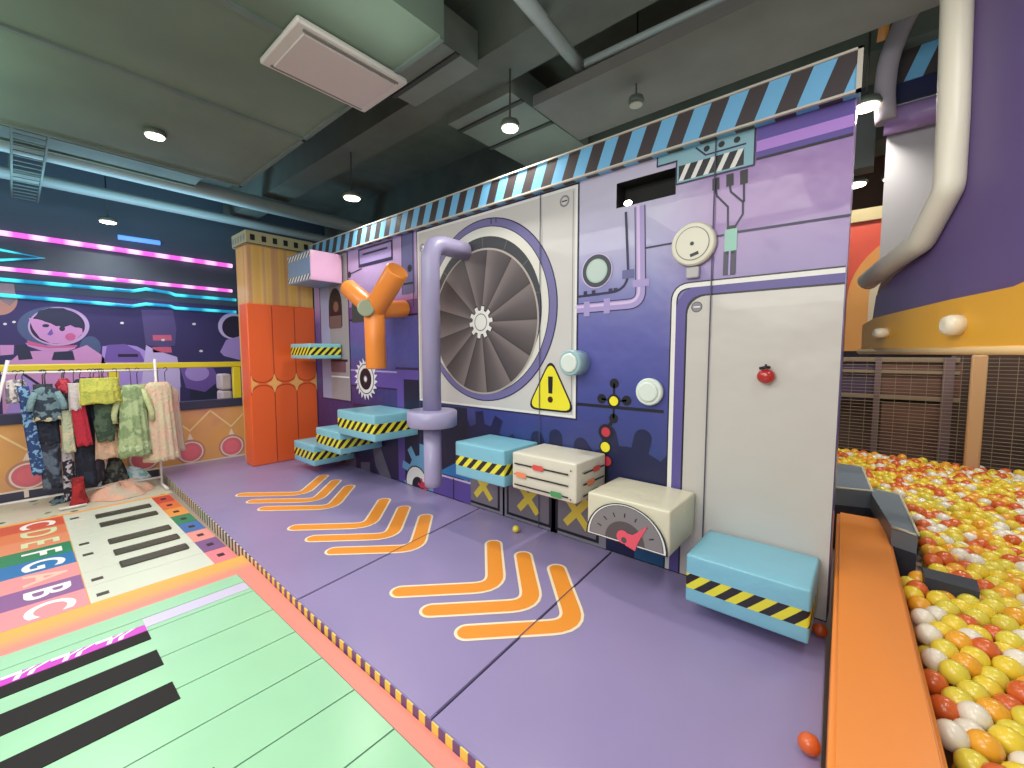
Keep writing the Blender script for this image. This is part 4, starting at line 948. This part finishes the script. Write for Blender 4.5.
mb=MB(); mb.box((x0,AY-.02,zb-.05),(x1,AY+.05,zb),K); mb.build('bottom_trim',ap)
# rear wall piece seen through the play frame
FY=4.36
def F3(x,y): q=hit(x,y,1,FY); return (q.x,q.z)
fp=thing('rear_panel','pale grey padded panel with blue striped top behind the white tube frame','panel',(.5,FY,0))
a=F3(891,70)[0]; b_=F3(1000,70)[0]; z1=F3(915,80)[1]
mb=MB(); mb.box((a,FY,F3(900,262)[1]),(b_,FY+.1,z1),mat('rear_grey',(186,184,188),.4,.3,2)); mb.build('pad',fp)
mb=MB(); mb.box((a,FY-.03,z1),(b_,FY+.1,z1+.7),hm); mb.build('striped_header',fp)
mb=MB(); mb.tube([(a-.02,FY-.08,z1-.28),(b_,FY-.08,z1-.28)],.09,mat('rear_pipe_lavender',(150,120,176),.4),20); mb.build('pipe',fp)
mb=MB(); mb.box((a,FY-.02,z1-.14),(b_,FY,z1),KN); mb.build('navy_band',fp)
A=hit(851,60,1,5.2);B=hit(880,60,1,5.2); mb=MB(); mb.box((A.x,5.15,3.3),(B.x,5.35,4.3),mat('post_grey',(104,112,112),.5)); tag(mb.build('grey_column'),'grey square column rising to the ceiling beyond the striped header','column')
# ================================================================== purple overhead structure
PP=Vector((.0,3.6,0)); dirv=Vector((.36,-.93,0)).normalized(); nn=Vector((dirv.y,-dirv.x,0)).normalized()
if nn.dot(EYE-PP)<0: nn=-nn
def Q(x,y,off=0): return hitp(x,y,PP+nn*off,nn)
pur=thing('overhead_deck','purple raised play deck side with yellow band above the ball pit','play deck',tuple(Q(950,340)))
PV=mat('deck_purple',(104,84,140),.42,.08,3)
edge=[(872,322),(876,296),(894,276),(924,250),(938,224),(960,188),(966,0),(968,-110)]
poly=[Q(*e) for e in edge]+[Q(1024,-190)+dirv*1.2,Q(1024,354)+dirv*1.2,Q(866,352)]
top=Q(968,-110).z
poly=[Q(*e) for e in edge]; e2=Q(1024,300)+dirv*1.3
poly+= [Vector((e2.x,e2.y,poly[-1].z)),Vector((e2.x,e2.y,Q(1000,354).z)),Q(866,353)]
mb=MB(); mb.prism(poly,-nn*.10,PV); mb.build('side_panel',pur)
# yellow band: top edge rises to the right
tp=[Q(868,325,.012),Q(880,318,.012),Q(900,313,.012),Q(930,306,.012),Q(960,299,.012),Q(1000,291,.012),Q(1024,286,.012)]
e3=Q(1024,286,.012)+dirv*1.2; zb_=Q(950,354,.012).z
tp.append(Vector((e3.x,e3.y,e3.z+.25)))
yb_=tp+[Vector((tp[-1].x,tp[-1].y,zb_)),Vector((tp[0].x,tp[0].y,zb_))]
mb=MB(); mb.prism(yb_,nn*.03,mat('band_yellow',(238,172,40),.42,.06,4)); mb.build('yellow_band',pur)
mb=MB(); s0=Vector((tp[0].x,tp[0].y,zb_+.015))+nn*.035; s1=Vector((tp[-1].x,tp[-1].y,zb_+.015))+nn*.035; mb.tube([s0,s1],.018,mat('band_cream',(246,206,140),.4),10); mb.build('cream_piping',pur)
for (kx,ky,kr) in ((958,325,.046),(885,333,.030)):
    c=Q(kx,ky,.05); mb=MB(); mb.tube([c-nn*.01,c+nn*.03,c+nn*.05,c+nn*.055],[kr,kr,kr*.8,kr*.5],mat('stud_cream',(232,222,196),.35),24); mb.build('stud',pur)
for tt in (1.55,1.95):
    e_=PP+dirv*(tt)-nn*.06; mb=MB(); mb.tube([(e_.x,e_.y,.0),(e_.x,e_.y,1.62)],.05,mat('deck_post_cream',(214,200,176),.45),16); mb.build('support_post',pur)
tb=thing('tube_frame','pale cream padded tube edging the purple deck','padded tube',tuple(Q(930,210)))
mb=MB(); path=[Q(e[0]+dx,e[1]+dy,.05) for e,dx,dy in (((868,281),0,0),((893,261),0,0),((921,242),0,0),((949,188),0,0),((953,120),0,0),((957,0),0,0),((958,-110),0,0))]
mb.tube(fillet(path,.03,3),.056,mat('tube_cream',(228,222,202),.4,.1,5),24); mb.build('outer_tube',tb)
mb=MB(); path=[hit(x,y,1,4.2) for x,y in ((886,122),(884,95),(888,60),(902,25),(925,-15),(935,-60))]
mb.tube(fillet(path,.15,5),.062,mat('tube_lilac',(158,148,160),.4),20); mb.build('inner_tube',tb)
mb=MB(); path=[hit(x,y,1,4.25) for x,y in ((882,45),(886,15),(896,-20))]; mb.tube(path,.06,mat('tube_amber',(214,140,60),.4),16); mb.build('amber_tube',tb)

# ================================================================== ceiling: ducts, cassette, lamps
dz=3.442
duct=mat('duct_paint',(104,122,106),.7,var=.12,vscale=1.5); duct2=mat('duct_paint_dark',(100,114,108),.7,var=.15)
def CZp(x,y,z): q=hit(x,y,2,z); return q
a=CZp(344,111,dz); b_=CZp(234,184,dz); c=CZp(166,82,dz)
fx=CZp(305,139,dz).x
mb=MB(); mb.box((b_.x,-1.6,dz),(-2.0,a.y,4.0),duct)
for u in (fx,fx+1.15,b_.x+.02): mb.box((u-.02,-1.6,dz-.018),(u+.02,a.y,dz),duct2)
mb.box((b_.x,a.y-.03,dz-.018),(-2.0,a.y,dz),duct2)
tag(mb.build('air_duct'),'big grey-green ceiling duct around the white air conditioner','duct')
mb=MB(); mb.box((-6.55,-1.6,dz+.22),(b_.x-.35,b_.y-.1,4.05),duct2)
for u in (-6.5,-6.1,-5.5): mb.box((u,-1.6,dz+.20),(u+.03,b_.y-.1,dz+.22),duct)
tag(mb.build('air_duct'),'second grey duct between the big duct and the pillar','duct')
for xx,r,lab in ((-7.9,.07,'thin ceiling pipe above the pink LED bars'),(-6.75,.10,'thick pale ceiling pipe left of the pillar')):
    mb=MB(); mb.tube([(xx,-3.8,3.72),(xx,8.5,3.72)],r,mat('pipe_grey',(156,170,170),.5),14); tag(mb.build('ceiling_pipe'),lab,'pipe','pipes under the ceiling')
pa=CZp(500,-30,3.85); pb=CZp(580,66,3.85); pc=CZp(850,-60,3.85)
q=[(pa,pb,.05,'slim pipe crossing the dark ceiling centre'),(pb,pc,.03,'thin pipe running right from the ceiling pipe joint')]
for s0,s1,r,lab in q:
    mb=MB(); mb.tube([s0,s1],r,MATS['pipe_grey'],12); tag(mb.build('ceiling_pipe'),lab,'pipe','pipes under the ceiling')
for yy,z_,w,lab in ((2.45,3.85,.35,'dark beam across the ceiling in front of the header'),(4.2,3.8,.5,'dark beam behind the striped header'),(6.2,3.9,.5,'farthest dark ceiling beam')):
    mb=MB(); mb.box((-8.5,yy,z_),(4.0,yy+w,4.3),mat('beam_paint',(92,100,92),.75,var=.15)); o=mb.build('ceiling_beam'); tag(o,lab,'beam','dark beams under the ceiling')
for xx,y0,y1,z_ in ((-1.0,-1.5,2.4,3.8),):
    mb=MB(); mb.box((xx,y0,z_),(xx+.9,y1,4.29),duct2); tag(mb.build('air_duct'),'dark duct over the right end of the printed wall','duct')
e0=CZp(425,112,3.78); e1=CZp(505,88,3.78)
mb=MB(); mb.box((e0.x,.9,3.78),(e1.x,2.44,4.05),mat('duct_branch_paint',(118,128,120),.7,var=.1)); mb.box((e0.x,2.82,3.78),(e1.x,4.1,4.05),MATS['duct_branch_paint']); mb.box((e0.x+.05,2.4,3.86),(e1.x-.05,2.85,4.0),MATS['duct_branch_paint'])
for u in (1.25,1.75,2.2,2.95,3.4): mb.box((e0.x-.01,u,3.765),(e1.x+.01,u+.04,3.78),mat('joint_dark',(56,60,58),.7))
mb.box((e1.x+.1,3.0,3.70),(1.2,3.75,3.79),mat('duct_side_paint',(104,102,98),.7,var=.1))
tag(mb.build('duct_branch'),'short jointed duct between cassette and pendant lamp','duct')
# cable tray
mb=MB()
for s_ in (0,.22): mb.box((-8.4,.1+s_,3.55),(-4.9,.115+s_,3.60),duct2)
for k in range(22): mb.box((-8.35+k*.16,.1,3.555),(-8.33+k*.16,.335,3.565),duct2)
for k in range(5): mb.box((-8.3+k*.8,.1,3.6),(-8.29+k*.8,.11,4.3),duct2)
tag(mb.build('cable_tray'),'grey cable ladder under the left ceiling','cable tray')
# air conditioner cassette
ac=thing('air_conditioner','white ceiling air conditioner cassette','air conditioner',(-2.74,1.46,3.4))
ax0,ax1,ay0,ay1=-3.0,-2.46,1.10,1.82
mb=MB(); mb.box((ax0,ay0,3.40),(ax1,ay1,3.437),mat('ac_white',(206,200,194),.4),.012); mb.build('frame',ac)
mb=MB(); mb.box((ax0+.06,ay0+.06,3.385),(ax1-.06,ay1-.06,3.40),mat('ac_panel',(198,188,184),.4),.004); mb.build('intake_panel',ac)
mb=MB(); mb.box((ax0+.04,ay0+.04,3.437),(ax1-.04,ay1-.04,3.4415),mat('ac_body',(150,152,146),.5)); mb.build('housing',ac)
for u in (ax0+.035,ax1-.05): mb=MB(); mb.box((u,ay0+.05,3.392),(u+.015,ay1-.05,3.401),mat('ac_slot',(120,116,112),.5)); mb.build('vent',ac)
# lamps
LM=mat('lamp_glow',(255,246,214),.4,emit=14)
def lamp(px,py,z,r,label,top=4.3,power=60,lit=True,drop=True,col=(1,.95,.86)):
    c=hit(px,py,2,z); t=thing('pendant_lamp',label,'ceiling lamp',tuple(c),'round ceiling spot lamps')
    mb=MB(); mb.tube([c+Vector((0,0,0)),c+Vector((0,0,.02)),c+Vector((0,0,.05)),c+Vector((0,0,.065))],[r,r*1.04,r*.9,r*.4],mat('lamp_grey',(86,94,88),.5),22); mb.build('housing',t)
    mb=MB(); mb.tube([c+Vector((0,0,-.012)),c+Vector((0,0,-.002))],[r*.82,r*.86],LM if lit else mat('lamp_off',(160,156,140),.3),22); mb.build('lens',t)
    mb=MB(); mb.tube([c+Vector((0,0,.06)),Vector((c.x,c.y,top))],.007,mat('lamp_black',(46,48,46),.5),8); mb.build('cord',t)
    if lit and power:
        li=bpy.data.lights.new('lamp_light','SPOT'); li.energy=power; li.spot_size=math.radians(150); li.spot_blend=.8; li.shadow_soft_size=.08; li.color=col
        lo=bpy.data.objects.new('lamp_light',li); COL.objects.link(lo); lo.location=c+Vector((0,0,-.03)); lo.parent=None
    return t
lamp(155,136,3.4,.075,'lit spot lamp hanging left of the air conditioner',power=70)
lamp(108,222,3.4,.10,'lit spot lamp farthest left above the pink LED bar',power=60)
lamp(352,198,3.35,.10,'lit spot lamp above the left half of the striped header',power=70)
lamp(510,128,3.4,.075,'lit spot lamp between air conditioner and striped header',power=90)
lamp(866,107,3.4,.09,'lit lamp right at the end of the striped header',power=70)
lamp(855,185,3.4,.11,'lower lit lamp beyond the right end of the wall',power=60)
lamp(893,178,3.4,.09,'small lit lamp seen behind the white tube frame',power=50)
lamp(636,104,3.55,.06,'unlit small spotlight above the middle of the header',lit=False)
c=hit(125,2,2,3.5); t=thing('light_panel','flat bright ceiling light at the top left corner','ceiling light',tuple(c))
mb=MB(); mb.box((c.x-.12,c.y-.03,3.49),(c.x+.12,c.y+.03,3.5),LM); mb.build('diffuser',t); mb=MB(); mb.box((c.x-.13,c.y-.04,3.5),(c.x+.13,c.y+.04,4.29),mat('lamp_black',(46,48,46),.5)); mb.build('housing',t)
c0_=hit(118,237,0,MX+.04); c1_=hit(160,243,0,MX+.04); mb=MB(); mb.tube([c0_,c1_],.035,mat('blue_tube',(90,150,235),.4,emit=1.2),10); tag(mb.build('blue_light_tube'),'blue light tube below the far left lamp','led light')

# ================================================================== lights: added soft areas standing in for unseen ceiling lamps, plus added uplights
def area(x,y,z,sx,sy,e,col=(1,.97,.92),rot=(0,0,0)):
    li=bpy.data.lights.new('fill_light','AREA'); li.shape='RECTANGLE'; li.size=sx; li.size_y=sy; li.energy=e; li.color=col
    lo=bpy.data.objects.new('fill_light',li); COL.objects.link(lo); lo.location=(x,y,z); lo.rotation_euler=rot
area(-1.4,.2,3.3,1.6,1.2,48); area(-3.6,-.6,3.4,1.6,1.2,60); area(.9,1.6,3.4,1.2,1.2,48); area(1.2,5.2,3.4,1.4,1.6,55)  # added soft fill from ceiling height, without fixtures
area(-6.0,.2,3.4,1.2,1.2,35); area(-1,-2.4,3.0,3,1.5,110,rot=(math.radians(50),0,math.radians(20)))
area(-7.9,.5,2.6,.8,3,16,(.62,.6,1));  # violet-blue fill added over the mural room
area(-7.2,.4,2.95,.5,4,48,(.40,.78,1),rot=(PI,0,0)); area(-4.5,-1.2,3.0,2,2,30,(.6,1,.8),rot=(PI,0,0));  # added up-facing teal and green fills that tint the ceiling, no fixtures
area(-1.6,3.6,3.15,3.5,.6,7,(.85,1,.9),rot=(PI,0,0)); area(-1.6,1.2,3.3,1.5,1,4,(.85,1,.9),rot=(PI,0,0))  # weak uplights added to brighten ducts and beams
W=bpy.data.worlds.new('world'); S.world=W; W.use_nodes=True; bg=W.node_tree.nodes['Background']; bg.inputs[0].default_value=(.72,.80,.80,1); bg.inputs[1].default_value=.45
S.view_settings.view_transform='Standard'; S.view_settings.look='None'; S.view_settings.gamma=1; S.view_settings.exposure=0; S.view_settings.use_curve_mapping=False
